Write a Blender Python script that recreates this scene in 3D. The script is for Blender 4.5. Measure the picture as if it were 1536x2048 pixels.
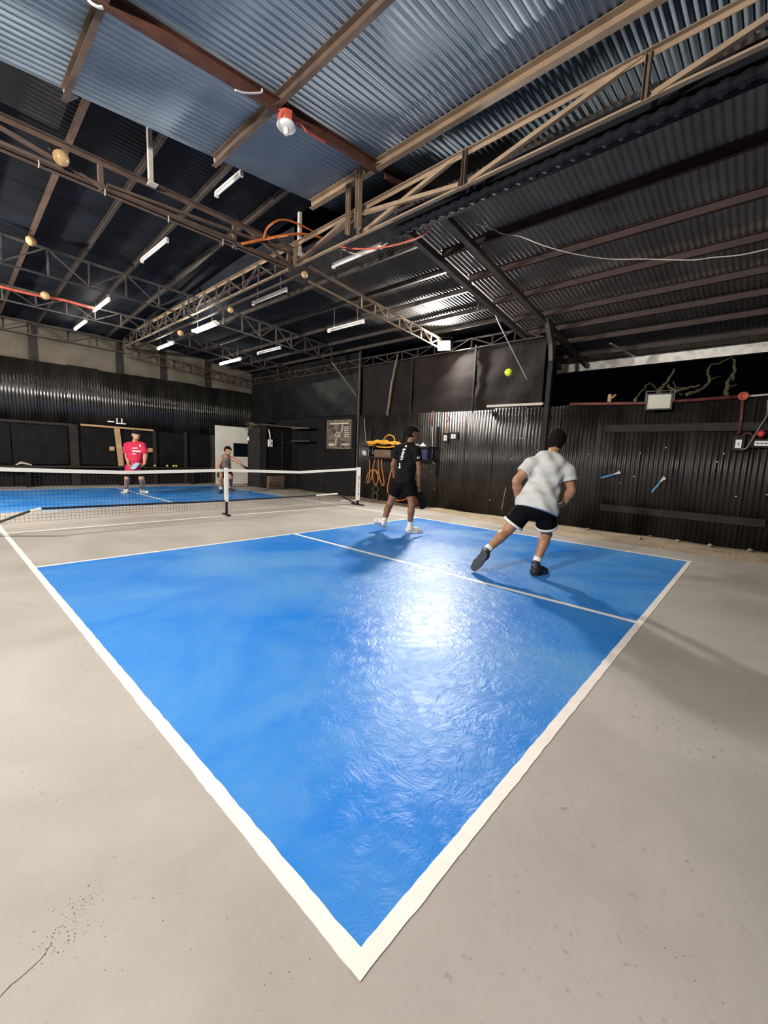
import bpy, math, random
import numpy as np
from mathutils import Vector, Matrix
from mathutils.bvhtree import BVHTree
random.seed(7)
for o in list(bpy.data.objects):
    bpy.data.objects.remove(o, do_unlink=True)
scene = bpy.context.scene
COL = scene.collection

# ------------------------------------------------------------------ camera
CP = np.array([-0.58258605, -0.54168962, 1.19323885])
YAW, PIT, ROL = [math.radians(a) for a in (47.86999, -7.52332, 2.33484)]
FPX = 824.937                       # focal length in pixels of the 1536 x 2048 frame
_f = np.array([math.sin(YAW)*math.cos(PIT), math.cos(YAW)*math.cos(PIT), math.sin(PIT)])
_r = np.array([math.cos(YAW), -math.sin(YAW), 0.0])
_u = np.cross(_r, _f)
_c, _s = math.cos(ROL), math.sin(ROL)
RM = np.array([_c*_r+_s*_u, -_s*_r+_c*_u, _f])
cam = bpy.data.cameras.new('camera')
cam.sensor_fit = 'HORIZONTAL'; cam.sensor_width = 36.0; cam.lens = 36.0*FPX/1536.0
cam.clip_start = 0.02; cam.clip_end = 200
camo = bpy.data.objects.new('camera', cam); COL.objects.link(camo)
camo.matrix_world = Matrix(((RM[0][0], RM[1][0], -RM[2][0], CP[0]), (RM[0][1], RM[1][1], -RM[2][1], CP[1]),
                            (RM[0][2], RM[1][2], -RM[2][2], CP[2]), (0, 0, 0, 1)))
scene.camera = camo

# ------------------------------------------------------------------ world, big lights, exposure
world = bpy.data.worlds.new('night'); scene.world = world; world.use_nodes = True
world.node_tree.nodes['Background'].inputs[0].default_value = (0.10, 0.14, 0.25, 1)
world.node_tree.nodes['Background'].inputs[1].default_value = 0.004
vs = scene.view_settings
vs.view_transform = 'Standard'; vs.look = 'None'; vs.exposure = 0.1; vs.gamma = 1.0; vs.use_curve_mapping = False

def flood_light(loc, target, watts, color, size=0.22, spread=180):
    l = bpy.data.lights.new('floodlight_beam', 'AREA'); l.shape = 'RECTANGLE'; l.size = size; l.size_y = size*0.7
    l.energy = watts; l.color = color; l.spread = math.radians(spread)
    o = bpy.data.objects.new('floodlight_beam', l); COL.objects.link(o)
    o.location = loc
    o.rotation_euler = (Vector(target)-Vector(loc)).to_track_quat('-Z', 'Y').to_euler()
    return o
# (lamp position, aim, watts, colour): each sits in a floodlight housing built further down
FLOODS = [((7.93, 5.45, 3.90), (2.6, 3.2, 1.4), 400, (1.0, 0.94, 0.86)),
          ((-3.05, 1.5, 3.55), (2.6, 3.0, 2.2), 430, (1.0, 0.93, 0.85)),
          ((-3.05, 8.6, 3.55), (4.4, 10.2, 1.5), 620, (1.0, 0.93, 0.85))]
for L in FLOODS:
    flood_light(*L, size=0.30)

# ------------------------------------------------------------------ helpers
def ray(u, v):
    return np.array([(u-768)/FPX, (1024-v)/FPX, 1.0]) @ RM
def dep(P): return float(((np.array(P, float)-CP) @ RM.T)[2])
def at(u, v, d): return Vector(CP+d*ray(u, v))
def onx(u, v, x): d = ray(u, v); return Vector(CP+(x-CP[0])/d[0]*d)
def ony(u, v, y): d = ray(u, v); return Vector(CP+(y-CP[1])/d[1]*d)
def onz(u, v, z): d = ray(u, v); return Vector(CP+(z-CP[2])/d[2]*d)

def mat(name, col, rough=0.6, metal=0.0, var=0.15, scale=4.0, bump=0.0, bscale=40.0, col2=None, spec=0.5,
        emit=None, estr=0.0, stretch=(1, 1, 1), detail=5.0, rvar=0.0, bdist=0.01):
    m = bpy.data.materials.new(name); m.use_nodes = True
    nt = m.node_tree; N = nt.nodes; K = nt.links
    b = N['Principled BSDF']
    b.inputs['Roughness'].default_value = rough; b.inputs['Metallic'].default_value = metal
    b.inputs['Specular IOR Level'].default_value = spec
    g = N.new('ShaderNodeNewGeometry'); mp = N.new('ShaderNodeMapping'); mp.inputs['Scale'].default_value = stretch
    K.new(g.outputs['Position'], mp.inputs['Vector'])
    n = N.new('ShaderNodeTexNoise'); n.inputs['Scale'].default_value = scale; n.inputs['Detail'].default_value = detail
    K.new(mp.outputs[0], n.inputs['Vector'])
    cr = N.new('ShaderNodeValToRGB')
    c2 = col2 if col2 else tuple(min(1, c*(1+var)) for c in col)
    c1 = col if col2 else tuple(c*(1-var) for c in col)
    cr.color_ramp.elements[0].position = 0.33; cr.color_ramp.elements[1].position = 0.67
    cr.color_ramp.elements[0].color = (*c1, 1); cr.color_ramp.elements[1].color = (*c2, 1)
    K.new(n.outputs['Fac'], cr.inputs[0]); K.new(cr.outputs[0], b.inputs['Base Color'])
    if rvar:
        mr = N.new('ShaderNodeMapRange'); mr.inputs['From Min'].default_value = 0.3; mr.inputs['From Max'].default_value = 0.7
        mr.inputs['To Min'].default_value = max(0.02, rough-rvar); mr.inputs['To Max'].default_value = min(1, rough+rvar)
        K.new(n.outputs['Fac'], mr.inputs['Value']); K.new(mr.outputs[0], b.inputs['Roughness'])
    if bump:
        n2 = N.new('ShaderNodeTexNoise'); n2.inputs['Scale'].default_value = bscale; n2.inputs['Detail'].default_value = 4
        K.new(mp.outputs[0], n2.inputs['Vector'])
        bp = N.new('ShaderNodeBump'); bp.inputs['Strength'].default_value = bump; bp.inputs['Distance'].default_value = bdist
        K.new(n2.outputs['Fac'], bp.inputs['Height']); K.new(bp.outputs[0], b.inputs['Normal'])
    if emit:
        b.inputs['Emission Color'].default_value = (*emit, 1); b.inputs['Emission Strength'].default_value = estr
    return m

class MB:
    """collects boxes, bars and tubes into one mesh"""
    def __init__(s): s.v = []; s.f = []
    def add(s, vs, fs):
        o = len(s.v); s.v += [tuple(p) for p in vs]; s.f += [tuple(i+o for i in f) for f in fs]; return s
    def box(s, x0, x1, y0, y1, z0, z1):
        return s.add([(x0, y0, z0), (x1, y0, z0), (x1, y1, z0), (x0, y1, z0), (x0, y0, z1), (x1, y0, z1), (x1, y1, z1), (x0, y1, z1)],
                     [(0, 3, 2, 1), (4, 5, 6, 7), (0, 1, 5, 4), (1, 2, 6, 5), (2, 3, 7, 6), (3, 0, 4, 7)])
    def frame(s, p, q, up=(0, 0, 1)):
        p = Vector(p); q = Vector(q); d = (q-p).normalized(); up = Vector(up)
        if abs(d.dot(up)) > 0.98: up = Vector((1, 0, 0)) if abs(d.x) < 0.9 else Vector((0, 1, 0))
        a = d.cross(up).normalized(); return p, q, d, a, a.cross(d).normalized()
    def prof(s, p, q, pts, up=(0, 0, 1)):
        p, q, d, a, b = s.frame(p, q, up); n = len(pts)
        vs = [p+a*x+b*y for x, y in pts]+[q+a*x+b*y for x, y in pts]
        fs = [(i, (i+1) % n, n+(i+1) % n, n+i) for i in range(n)]+[tuple(range(n-1, -1, -1)), tuple(range(n, 2*n))]
        return s.add(vs, fs)
    def bar(s, p, q, w, h, up=(0, 0, 1)):
        return s.prof(p, q, [(-w/2, -h/2), (w/2, -h/2), (w/2, h/2), (-w/2, h/2)], up)
    def angle(s, p, q, w=0.05, t=0.006, up=(0, 0, 1), sx=1, sy=1):
        return s.prof(p, q, [(0, 0), (w*sx, 0), (w*sx, t*sy), (t*sx, t*sy), (t*sx, w*sy), (0, w*sy)], up)
    def chan(s, p, q, w=0.05, h=0.12, t=0.006, up=(0, 0, 1), sx=1):
        P = [(0, 0), (w, 0), (w, t), (t, t), (t, h-t), (w, h-t), (w, h), (0, h)]
        return s.prof(p, q, [(x*sx, y-h/2) for x, y in P], up)
    def tube(s, pts, r, n=8, caps=True):
        pts = [Vector(p) for p in pts]; rs = r if isinstance(r, (list, tuple)) else [r]*len(pts)
        vs = []; up = None
        for i, p in enumerate(pts):
            d = (pts[min(i+1, len(pts)-1)]-pts[max(i-1, 0)])
            d = d.normalized() if d.length > 1e-9 else Vector((0, 0, 1))
            if up is None:
                up = Vector((0, 0, 1)) if abs(d.z) < 0.95 else Vector((1, 0, 0))
            a = d.cross(up)
            a = a.normalized() if a.length > 1e-6 else d.orthogonal().normalized()
            up = a.cross(d).normalized()
            for k in range(n):
                t = 2*math.pi*k/n; vs.append(p+(a*math.cos(t)+up*math.sin(t))*rs[i])
        fs = []
        for i in range(len(pts)-1):
            for k in range(n): fs.append((i*n+k, i*n+(k+1) % n, (i+1)*n+(k+1) % n, (i+1)*n+k))
        if caps: fs += [tuple(range(n-1, -1, -1)), tuple(range((len(pts)-1)*n, len(pts)*n))]
        return s.add(vs, fs)
    def lathe(s, c, axis, prof, n=16):
        c = Vector(c); axis = Vector(axis).normalized(); a = axis.orthogonal().normalized(); b = axis.cross(a); vs = []
        for r, h in prof:
            for k in range(n):
                t = 2*math.pi*k/n; vs.append(c+axis*h+(a*math.cos(t)+b*math.sin(t))*max(r, 1e-4))
        m = len(prof); fs = [(i*n+k, i*n+(k+1) % n, (i+1)*n+(k+1) % n, (i+1)*n+k) for i in range(m-1) for k in range(n)]
        fs += [tuple(range(n-1, -1, -1)), tuple(range((m-1)*n, m*n))]
        return s.add(vs, fs)
    def ball(s, c, r, n=14, m=8):
        return s.lathe(c, (0, 0, 1), [(r*math.sin(math.pi*i/m), -r*math.cos(math.pi*i/m)) for i in range(m+1)], n)
    def mesh(s, name, smooth=False):
        me = bpy.data.meshes.new(name); me.from_pydata(s.v, [], s.f)
        if smooth:
            me.polygons.foreach_set('use_smooth', [True]*len(me.polygons))
        return me
    def build(s, name, m, parent=None, smooth=False, base=True):
        """base: put the object's origin at the mesh's base so that it is a real placed object"""
        off = Vector((0, 0, 0))
        if base and s.v:
            A = np.array(s.v); off = Vector(((A[:, 0].min()+A[:, 0].max())/2, (A[:, 1].min()+A[:, 1].max())/2, A[:, 2].min()))
            s.v = [tuple(Vector(p)-off) for p in s.v]
        return link(name, s.mesh(name, smooth), m, parent, off)

def link(name, me, m=None, parent=None, loc=(0, 0, 0), rot=(0, 0, 0)):
    o = bpy.data.objects.new(name, me); COL.objects.link(o)
    if m and me and not me.materials: me.materials.append(m)
    o.location = loc; o.rotation_euler = rot
    if parent:
        o.parent = parent
        o.matrix_parent_inverse = world_of(parent).inverted()
    return o
def world_of(o):
    M = Matrix.LocRotScale(o.location, o.rotation_euler, o.scale)
    return world_of(o.parent) @ o.matrix_parent_inverse @ M if o.parent else M
def tag(o, label, cat, group=None):
    o['label'] = label; o['category'] = cat
    if group: o['group'] = group
    return o
def thing(name, label, cat, loc=(0, 0, 0), group=None):
    return tag(link(name, None, loc=loc), label, cat, group)
def struct(name, loc=(0, 0, 0)):
    o = link(name, None, loc=loc); o['kind'] = 'structure'; return o

# ------------------------------------------------------------------ materials
def floor_mat(name, c1, c2, rough, wrinkle, spots, tint=0.5):
    m = bpy.data.materials.new(name); m.use_nodes = True
    nt = m.node_tree; N = nt.nodes; K = nt.links; b = N['Principled BSDF']
    g = N.new('ShaderNodeNewGeometry')
    def noise(sc, det=6, dist=0.0, rgh=0.6):
        n = N.new('ShaderNodeTexNoise'); n.inputs['Scale'].default_value = sc; n.inputs['Detail'].default_value = det
        n.inputs['Distortion'].default_value = dist; n.inputs['Roughness'].default_value = rgh
        K.new(g.outputs['Position'], n.inputs['Vector']); return n
    n1 = noise(0.9, 7, 0.6)
    cr = N.new('ShaderNodeValToRGB'); cr.color_ramp.elements[0].position = 0.38; cr.color_ramp.elements[1].position = 0.66
    cr.color_ramp.elements[0].color = (*c1, 1); cr.color_ramp.elements[1].color = (*c2, 1)
    K.new(n1.outputs['Fac'], cr.inputs[0])
    n3 = noise(26, 3, 0.2); sp = N.new('ShaderNodeValToRGB')      # small dark scuffs where the patchy mask allows them
    sp.color_ramp.elements[0].position = 0.635; sp.color_ramp.elements[1].position = 0.71
    sp.color_ramp.elements[0].color = (0, 0, 0, 1); sp.color_ramp.elements[1].color = (1, 1, 1, 1)
    K.new(n3.outputs['Fac'], sp.inputs[0])
    n4 = noise(0.8, 3); mk = N.new('ShaderNodeMapRange'); mk.inputs['From Min'].default_value = 0.50; mk.inputs['From Max'].default_value = 0.66
    K.new(n4.outputs['Fac'], mk.inputs['Value'])
    mu = N.new('ShaderNodeMath'); mu.operation = 'MULTIPLY'; K.new(sp.outputs[0], mu.inputs[0]); K.new(mk.outputs[0], mu.inputs[1])
    mu2 = N.new('ShaderNodeMath'); mu2.operation = 'MULTIPLY'; mu2.inputs[1].default_value = spots; K.new(mu.outputs[0], mu2.inputs[0])
    mx = N.new('ShaderNodeMix'); mx.data_type = 'RGBA'; mx.inputs['B'].default_value = (c1[0]*0.3, c1[1]*0.3, c1[2]*0.3, 1)
    K.new(mu2.outputs[0], mx.inputs['Factor']); K.new(cr.outputs[0], mx.inputs['A']); K.new(mx.outputs['Result'], b.inputs['Base Color'])
    mr = N.new('ShaderNodeMapRange'); mr.inputs['From Min'].default_value = 0.35; mr.inputs['From Max'].default_value = 0.7
    mr.inputs['To Min'].default_value = rough; mr.inputs['To Max'].default_value = min(1, rough+0.16)
    K.new(n1.outputs['Fac'], mr.inputs['Value']); K.new(mr.outputs[0], b.inputs['Roughness'])
    # trowel marks: stretched, strongly distorted noise plus fine grain
    n5 = noise(8.0, 6, 2.5, 0.6); n6 = noise(90, 2)
    b1 = N.new('ShaderNodeBump'); b1.inputs['Strength'].default_value = wrinkle; b1.inputs['Distance'].default_value = 0.018
    K.new(n5.outputs['Fac'], b1.inputs['Height'])
    b2 = N.new('ShaderNodeBump'); b2.inputs['Strength'].default_value = 0.10; b2.inputs['Distance'].default_value = 0.004
    K.new(n6.outputs['Fac'], b2.inputs['Height']); K.new(b1.outputs[0], b2.inputs['Normal']); K.new(b2.outputs[0], b.inputs['Normal'])
    return m

M = {}
M['slab'] = floor_mat('painted_concrete', (0.345, 0.312, 0.275), (0.425, 0.388, 0.345), 0.48, 0.10, 0.75)
M['blue'] = floor_mat('blue_court_paint', (0.014, 0.195, 0.63), (0.085, 0.28, 0.60), 0.34, 0.29, 0.5)
M['blue'].node_tree.nodes['Principled BSDF'].inputs['Specular IOR Level'].default_value = 0.42
M['line'] = mat('white_line_paint', (0.86, 0.78, 0.71), 0.5, var=0.05, scale=9, bump=0.1, bscale=60)
M['dirt'] = mat('dry_dirt', (0.30, 0.23, 0.15), 0.95, col2=(0.46, 0.37, 0.25), scale=2.2, bump=0.7, bscale=22, bdist=0.03)
M['grit'] = mat('dark_grit', (0.19, 0.16, 0.135), 0.95, var=0.4, scale=200)
M['stone'] = mat('pale_stone', (0.32, 0.28, 0.23), 0.9, scale=20, bump=0.4)
M['roof_blue'] = mat('blue_grey_roofing', (0.22, 0.29, 0.365), 0.62, 0.0, col2=(0.32, 0.40, 0.475), scale=1.6, rvar=0.06, bump=0.15, bscale=9, spec=0.35)
M['roof_grey'] = mat('grey_roofing', (0.115, 0.096, 0.078), 0.6, 0.0, col2=(0.185, 0.158, 0.132), scale=1.8, rvar=0.08, bump=0.2, bscale=9, spec=0.35)
M['rust_dark'] = mat('dark_primer_steel', (0.032, 0.0145, 0.0115), 0.55, 0.0, col2=(0.053, 0.024, 0.018), scale=7)
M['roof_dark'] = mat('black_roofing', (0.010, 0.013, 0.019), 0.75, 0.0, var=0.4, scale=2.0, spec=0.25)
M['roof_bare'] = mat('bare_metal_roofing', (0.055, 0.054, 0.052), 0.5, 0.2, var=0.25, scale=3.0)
M['black_sheet'] = mat('black_painted_sheet', (0.012, 0.0108, 0.010), 0.40, 0.0, col2=(0.028, 0.024, 0.022), scale=3, rvar=0.12, stretch=(1, 1, 0.35), bump=0.25, bscale=12, spec=0.45)
M['black_gloss'] = mat('glossy_black_sheet', (0.010, 0.0095, 0.009), 0.24, 0.0, col2=(0.022, 0.020, 0.018), scale=3, rvar=0.10, stretch=(1, 1, 0.35), bump=0.3, bscale=12, spec=0.8)
M['black_ply'] = mat('black_painted_plywood', (0.006, 0.006, 0.0065), 0.7, spec=0.14, col2=(0.012, 0.011, 0.011), scale=3, bump=0.15, bscale=20)
M['charcoal'] = mat('charcoal_wood', (0.024, 0.021, 0.019), 0.7, spec=0.25, var=0.3, scale=5, bump=0.2, bscale=30)
M['tarp'] = mat('black_tarpaulin', (0.004, 0.005, 0.0065), 0.42, spec=0.35, var=0.3, scale=3, bump=0.35, bscale=2.6, bdist=0.05)
M['brown_tarp'] = mat('brown_black_sheeting', (0.015, 0.0115, 0.0105), 0.8, spec=0.2, var=0.3, scale=2, bump=0.3, bscale=5, bdist=0.03)
M['block'] = mat('bare_cement', (0.085, 0.074, 0.055), 0.9, col2=(0.15, 0.13, 0.10), scale=1.7, bump=0.3, bscale=14)
M['rust'] = mat('red_brown_primer_steel', (0.085, 0.034, 0.024), 0.55, 0.0, col2=(0.14, 0.062, 0.044), scale=7)
M['tan_steel'] = mat('tan_primer_steel', (0.27, 0.19, 0.125), 0.6, 0.0, col2=(0.36, 0.26, 0.17), scale=6)
M['truss'] = mat('brown_painted_steel', (0.105, 0.07, 0.052), 0.5, 0.0, col2=(0.165, 0.112, 0.083), scale=6)
M['truss_dark'] = mat('dark_brown_steel', (0.042, 0.033, 0.029), 0.5, 0.0, col2=(0.07, 0.055, 0.047), scale=6)
M['truss_grey'] = mat('grey_brown_steel', (0.062, 0.054, 0.050), 0.5, 0.1, col2=(0.105, 0.092, 0.085), scale=6)
M['white_steel'] = mat('white_painted_steel', (0.66, 0.60, 0.54), 0.5, var=0.1, scale=8)
M['silver'] = mat('galvanised_metal', (0.80, 0.78, 0.74), 0.42, 0.25, var=0.25, scale=7, rvar=0.1, bump=0.3, bscale=10)
M['rib_black'] = mat('black_plastic', (0.010, 0.011, 0.015), 0.75, var=0.2, spec=0.1)
M['white'] = mat('white_plastic', (0.86, 0.84, 0.80), 0.45, var=0.05)
M['cream'] = mat('cream_board', (0.84, 0.80, 0.70), 0.6, var=0.06, scale=2)
M['tube_off'] = mat('unlit_tube_glass', (0.90, 0.90, 0.87), 0.3, var=0.02)
M['tube_on'] = mat('lit_tube', (0.9, 0.9, 0.85), 0.3, var=0.0, emit=(1.0, 0.94, 0.82), estr=42.0)
M['flood_on'] = mat('lit_floodlight_lens', (0.9, 0.9, 0.85), 0.3, var=0.0, emit=(1.0, 0.92, 0.80), estr=70.0)
M['flood_off'] = mat('floodlight_lens', (0.62, 0.60, 0.47), 0.25, var=0.1, scale=30)
M['black_metal'] = mat('black_metal', (0.012, 0.012, 0.013), 0.4, 0.2, var=0.2)
M['amber'] = mat('amber_bulb', (0.55, 0.36, 0.17), 0.35, var=0.15, scale=20)
M['orange'] = mat('orange_cable', (0.80, 0.21, 0.05), 0.5, var=0.15)
M['red_conduit'] = mat('red_orange_conduit', (0.50, 0.10, 0.065), 0.5, var=0.2, scale=12)
M['hose'] = mat('orange_yellow_hose', (0.90, 0.36, 0.03), 0.45, col2=(0.95, 0.55, 0.06), scale=14)
M['cord'] = mat('orange_brown_cord', (0.50, 0.19, 0.05), 0.55, var=0.2, scale=14)
M['maroon'] = mat('maroon_pipe', (0.14, 0.035, 0.03), 0.55, var=0.25, scale=8)
M['wood'] = mat('raw_timber', (0.42, 0.25, 0.13), 0.7, col2=(0.56, 0.36, 0.20), scale=3, stretch=(1, 1, 6), bump=0.15)
M['bamboo'] = mat('weathered_pole', (0.21, 0.155, 0.105), 0.7, var=0.3, scale=6)
M['crate'] = mat('brown_crate_board', (0.16, 0.10, 0.06), 0.7, var=0.25, scale=5, stretch=(1, 1, 4))
M['wire'] = mat('pale_wire', (0.50, 0.44, 0.38), 0.5, var=0.1)
M['grey_wire'] = mat('grey_wire', (0.17, 0.16, 0.155), 0.5, var=0.2)
M['branch'] = mat('mossy_bark', (0.085, 0.062, 0.040), 0.9, col2=(0.12, 0.115, 0.055), scale=9, bump=0.5, bscale=30)
M['steel_blue'] = mat('bright_blue_rod', (0.10, 0.38, 0.72), 0.4, var=0.1)
M['red_plastic'] = mat('red_plastic', (0.65, 0.05, 0.05), 0.4, var=0.1)
M['navy'] = mat('navy_plastic', (0.02, 0.025, 0.09), 0.4, var=0.3, scale=20)
M['netblack'] = mat('black_net_cord', (0.012, 0.012, 0.013), 0.7, var=0.1)
M['tape'] = mat('white_net_tape', (0.80, 0.79, 0.76), 0.6, var=0.04)
M['print'] = mat('black_print', (0.015, 0.015, 0.016), 0.6, var=0.1)
M['ball'] = mat('yellow_green_ball', (0.72, 0.80, 0.04), 0.45, var=0.04)
M['poster'] = mat('poster_sepia', (0.035, 0.028, 0.022), 0.4, col2=(0.20, 0.17, 0.13), scale=5.5, detail=3)
M['glass_dark'] = mat('dark_glass', (0.006, 0.010, 0.014), 0.12, var=0.2)
SKIN = {}
def skin(name, c): return mat(name, c, 0.5, var=0.08, scale=14, spec=0.4)
M['skin_a'] = skin('brown_skin', (0.23, 0.105, 0.055))
M['skin_b'] = skin('tan_skin', (0.40, 0.20, 0.11))
M['skin_c'] = skin('light_brown_skin', (0.46, 0.25, 0.15))
M['skin_d'] = skin('warm_brown_skin', (0.38, 0.20, 0.12))
M['hair'] = mat('black_hair', (0.008, 0.006, 0.005), 0.9, spec=0.15, var=0.3, scale=60, bump=0.6, bscale=120)
M['cloth_black'] = mat('black_jersey', (0.0085, 0.0085, 0.0082), 0.9, spec=0.12, var=0.2, scale=12, bump=0.15, bscale=220)
M['cloth_black2'] = mat('black_shorts_fabric', (0.0045, 0.0045, 0.0058), 0.9, spec=0.10, var=0.2, scale=12)
M['cloth_grey'] = mat('pale_grey_jersey', (0.55, 0.55, 0.52), 0.85, var=0.06, scale=16, bump=0.15, bscale=220)
M['cloth_red'] = mat('crimson_jersey', (0.50, 0.012, 0.055), 0.8, var=0.15, scale=12)
M['cloth_taupe'] = mat('grey_brown_jersey', (0.15, 0.125, 0.11), 0.85, var=0.12, scale=12)
M['sock'] = mat('white_cotton', (0.78, 0.76, 0.72), 0.9, var=0.05)
M['sock_black'] = mat('black_cotton', (0.012, 0.012, 0.012), 0.9, var=0.1)
M['shoe_white'] = mat('off_white_leather', (0.70, 0.66, 0.60), 0.5, var=0.08, scale=25)
M['shoe_black'] = mat('black_shoe', (0.020, 0.020, 0.021), 0.6, var=0.2, scale=25)
M['sole_grey'] = mat('grey_rubber', (0.055, 0.06, 0.062), 0.8, var=0.2, scale=40, bump=0.5, bscale=120)
M['paddle_black'] = mat('black_paddle_face', (0.010, 0.010, 0.012), 0.45, var=0.2)
M['paddle_blue'] = mat('pale_blue_paddle_face', (0.24, 0.38, 0.55), 0.45, col2=(0.36, 0.50, 0.64), scale=18)
M['eye'] = mat('eye_white', (0.7, 0.68, 0.64), 0.3, var=0.02)
M['dark'] = mat('dark_iris', (0.008, 0.006, 0.005), 0.3, var=0.1)
M['lip'] = mat('lips', (0.25, 0.09, 0.07), 0.5, var=0.1)

# ------------------------------------------------------------------ corrugated sheets
_sheet = {}
def sheet_mesh(length, width, m, pitch=0.076, amp=0.009):
    """a sheet that runs along local X (0..length), corrugated across local Y, lying in the XY plane"""
    k = (round(length, 4), round(width, 4), m, pitch)
    if k in _sheet: return _sheet[k]
    n = int(round(width/pitch*6)); vs = []; fs = []
    for i in range(n+1):
        y = width*i/n; z = amp*math.sin(2*math.pi*y/pitch)
        vs += [(0, y, z), (length, y, z), (length, y, z-0.0012), (0, y, z-0.0012)]
    for i in range(n):
        a = i*4; b = a+4
        fs += [(a, a+1, b+1, b), (a+2, a+3, b+3, b+2), (a+1, a+2, b+2, b+1), (a+3, a, b, b+3)]
    fs += [(0, 3, 2, 1), (n*4, n*4+1, n*4+2, n*4+3)]
    me = bpy.data.meshes.new('roof_sheet'); me.from_pydata(vs, [], fs)
    me.polygons.foreach_set('use_smooth', [i < n*4 and i % 4 < 2 for i in range(len(fs))])
    me.materials.append(M[m]); _sheet[k] = me
    return me

# ================================================================== FLOOR
W = 6.096; LW = 0.047; KY = 4.572; FY = 8.839; BY = 13.411; NY = 6.706
floor = MB()
edge = [(6.72, -3.2), (6.73, 0.0), (6.72, 1.4), (6.73, 2.2), (6.85, 3.2), (7.2, 4.5), (7.28, 6.0), (7.2, 7.5), (7.3, 9.5), (7.4, 12.0), (7.4, 14.65)]
E2 = []
for i in range(len(edge)-1):
    for k in range(6):
        t = k/6; E2.append((edge[i][0]*(1-t)+edge[i+1][0]*t+random.uniform(-.008, .008), edge[i][1]*(1-t)+edge[i+1][1]*t))
E2.append(edge[-1])
for (xa, ya), (xb, yb) in zip(E2[:-1], E2[1:]):
    floor.add([(-3.6, ya, 0), (xa, ya, 0), (xb, yb, 0), (-3.6, yb, 0), (-3.6, ya, -.06), (xa, ya, -.06), (xb, yb, -.06), (-3.6, yb, -.06)],
              [(0, 1, 2, 3), (1, 5, 6, 2), (7, 6, 5, 4)])
floor = floor.build('floor', M['slab'], base=False); floor['kind'] = 'structure'
def strip(x0, x1, y0, y1, z, jit=(0, 0, 0, 0)):
    """a painted stripe with slightly wavering hand-painted edges; jit = amplitude on the x0, x1, y0, y1 edge"""
    m = MB(); along_y = (y1-y0) > (x1-x0); L = (y1-y0) if along_y else (x1-x0); n = max(2, int(L/0.035)); top = []
    for i in range(n+1):
        t = i/n; r = [random.gauss(0, 1)*j for j in jit]
        if along_y: top += [(x0+r[0], y0+L*t, z), (x1+r[1], y0+L*t, z)]
        else: top += [(x0+L*t, y0+r[2], z), (x0+L*t, y1+r[3], z)]
    for i in range(n):
        a = i*2; m.add([], []); q = (a, a+1, a+3, a+2) if along_y else (a, a+2, a+3, a+1)
        m.f.append(q)
    m.v = top
    # skirt: gives the coat of paint its thickness
    lo = len(m.v); m.v += [(p[0], p[1], 0.0) for p in top]
    for i in range(n):
        a = i*2
        m.f += [(a, a+2, lo+a+2, lo+a), (a+1, lo+a+1, lo+a+3, a+3)]
    return m
C2 = W/2
for (x0, x1, y0, y1) in [(LW, C2, LW, KY), (C2, W-LW, LW, KY), (LW, C2, FY, BY-LW), (C2, W-LW, FY, BY-LW)]:
    b = MB().box(x0-.01, x1+.01, y0-.01, y1+.01, 0.0, 0.0012).build('court_panel', M['blue'], floor)
    b['label'] = 'glossy blue painted service court'
J = 0.0011
for a in [(0, W, 0, LW, (0, 0, .0008, J)), (0, LW, LW-.012, BY-LW, (.0008, J, 0, 0)), (W-LW, W, LW-.012, BY-LW, (J, .0008, 0, 0)),
          (0, W, BY-LW, BY, (0, 0, J, J)), (LW, W-LW, KY-LW*.9, KY, (0, 0, J, J)), (LW, W-LW, FY, FY+LW*.9, (0, 0, J, J)),
          (LW, W-LW, NY-.02, NY+.02, (0, 0, .001, .001)), (C2-.025, C2+.025, LW, KY-LW*.9, (.001, .001, 0, 0)),
          (C2-.025, C2+.025, FY+LW*.9, BY-LW, (.001, .001, 0, 0))]:
    b = strip(a[0], a[1], a[2], a[3], 0.0026 if a[1]-a[0] > 1 else 0.0023, a[4]).build('court_line', M['line'], floor)
    b['label'] = 'white painted court line'
ground = MB(); nx, ny = 26, 60
for j in range(ny+1):
    for i in range(nx+1):
        x = 6.5+9.5*i/nx; y = -6+22*j/ny
        z = -0.035+0.012*math.sin(x*3.1+y*1.7)+0.010*math.sin(x*1.3-y*4.1)+random.uniform(-.004, .004)
        ground.v.append((x, y, z))
for j in range(ny):
    for i in range(nx):
        a = j*(nx+1)+i; ground.f.append((a, a+1, a+nx+2, a+nx+1))
ground = ground.build('trim_1', M['dirt'], smooth=True, base=False); ground['kind'] = 'structure'
ground['label'] = 'strip of bare tan dirt between the slab and the right fence'

# grit trodden onto the slab, thickest in a few smudges at the lower left
grit = MB()
def speck(x, y, r):
    a0 = random.random()*6; n = random.choice((4, 5, 6)); P = [(x+r*random.uniform(.5, 1)*math.cos(a0+6.283*k/n), y+r*random.uniform(.5, 1)*math.sin(a0+6.283*k/n)) for k in range(n)]
    z = r*random.uniform(.2, .5); o = len(grit.v); grit.v += [(px, py, 0.0) for px, py in P]+[(x, y, z+.0005)]; grit.f += [(o+k, o+(k+1) % n, o+n) for k in range(n)]
for (u, v, sp, cnt) in ((118, 1880, .022, 60), (150, 1812, .030, 45), (140, 1850, .05, 40), (70, 1570, .07, 22), (95, 1585, .03, 14), (255, 1720, .06, 16), (280, 1820, .05, 14), (560, 2010, .05, 14), (345, 1990, .16, 16), (420, 1560, .25, 14), (1130, 1770, .10, 12), (1370, 1930, .03, 14)):
    q = onz(u, v, 0)
    for k in range(cnt): speck(q.x+random.gauss(0, sp), q.y+random.gauss(0, sp), random.choice((.0012, .0016, .002, .0028)))
grit = grit.build('grit', M['grit'], floor); grit['kind'] = 'stuff'; grit['label'] = 'dark grit scattered on the slab'
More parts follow.
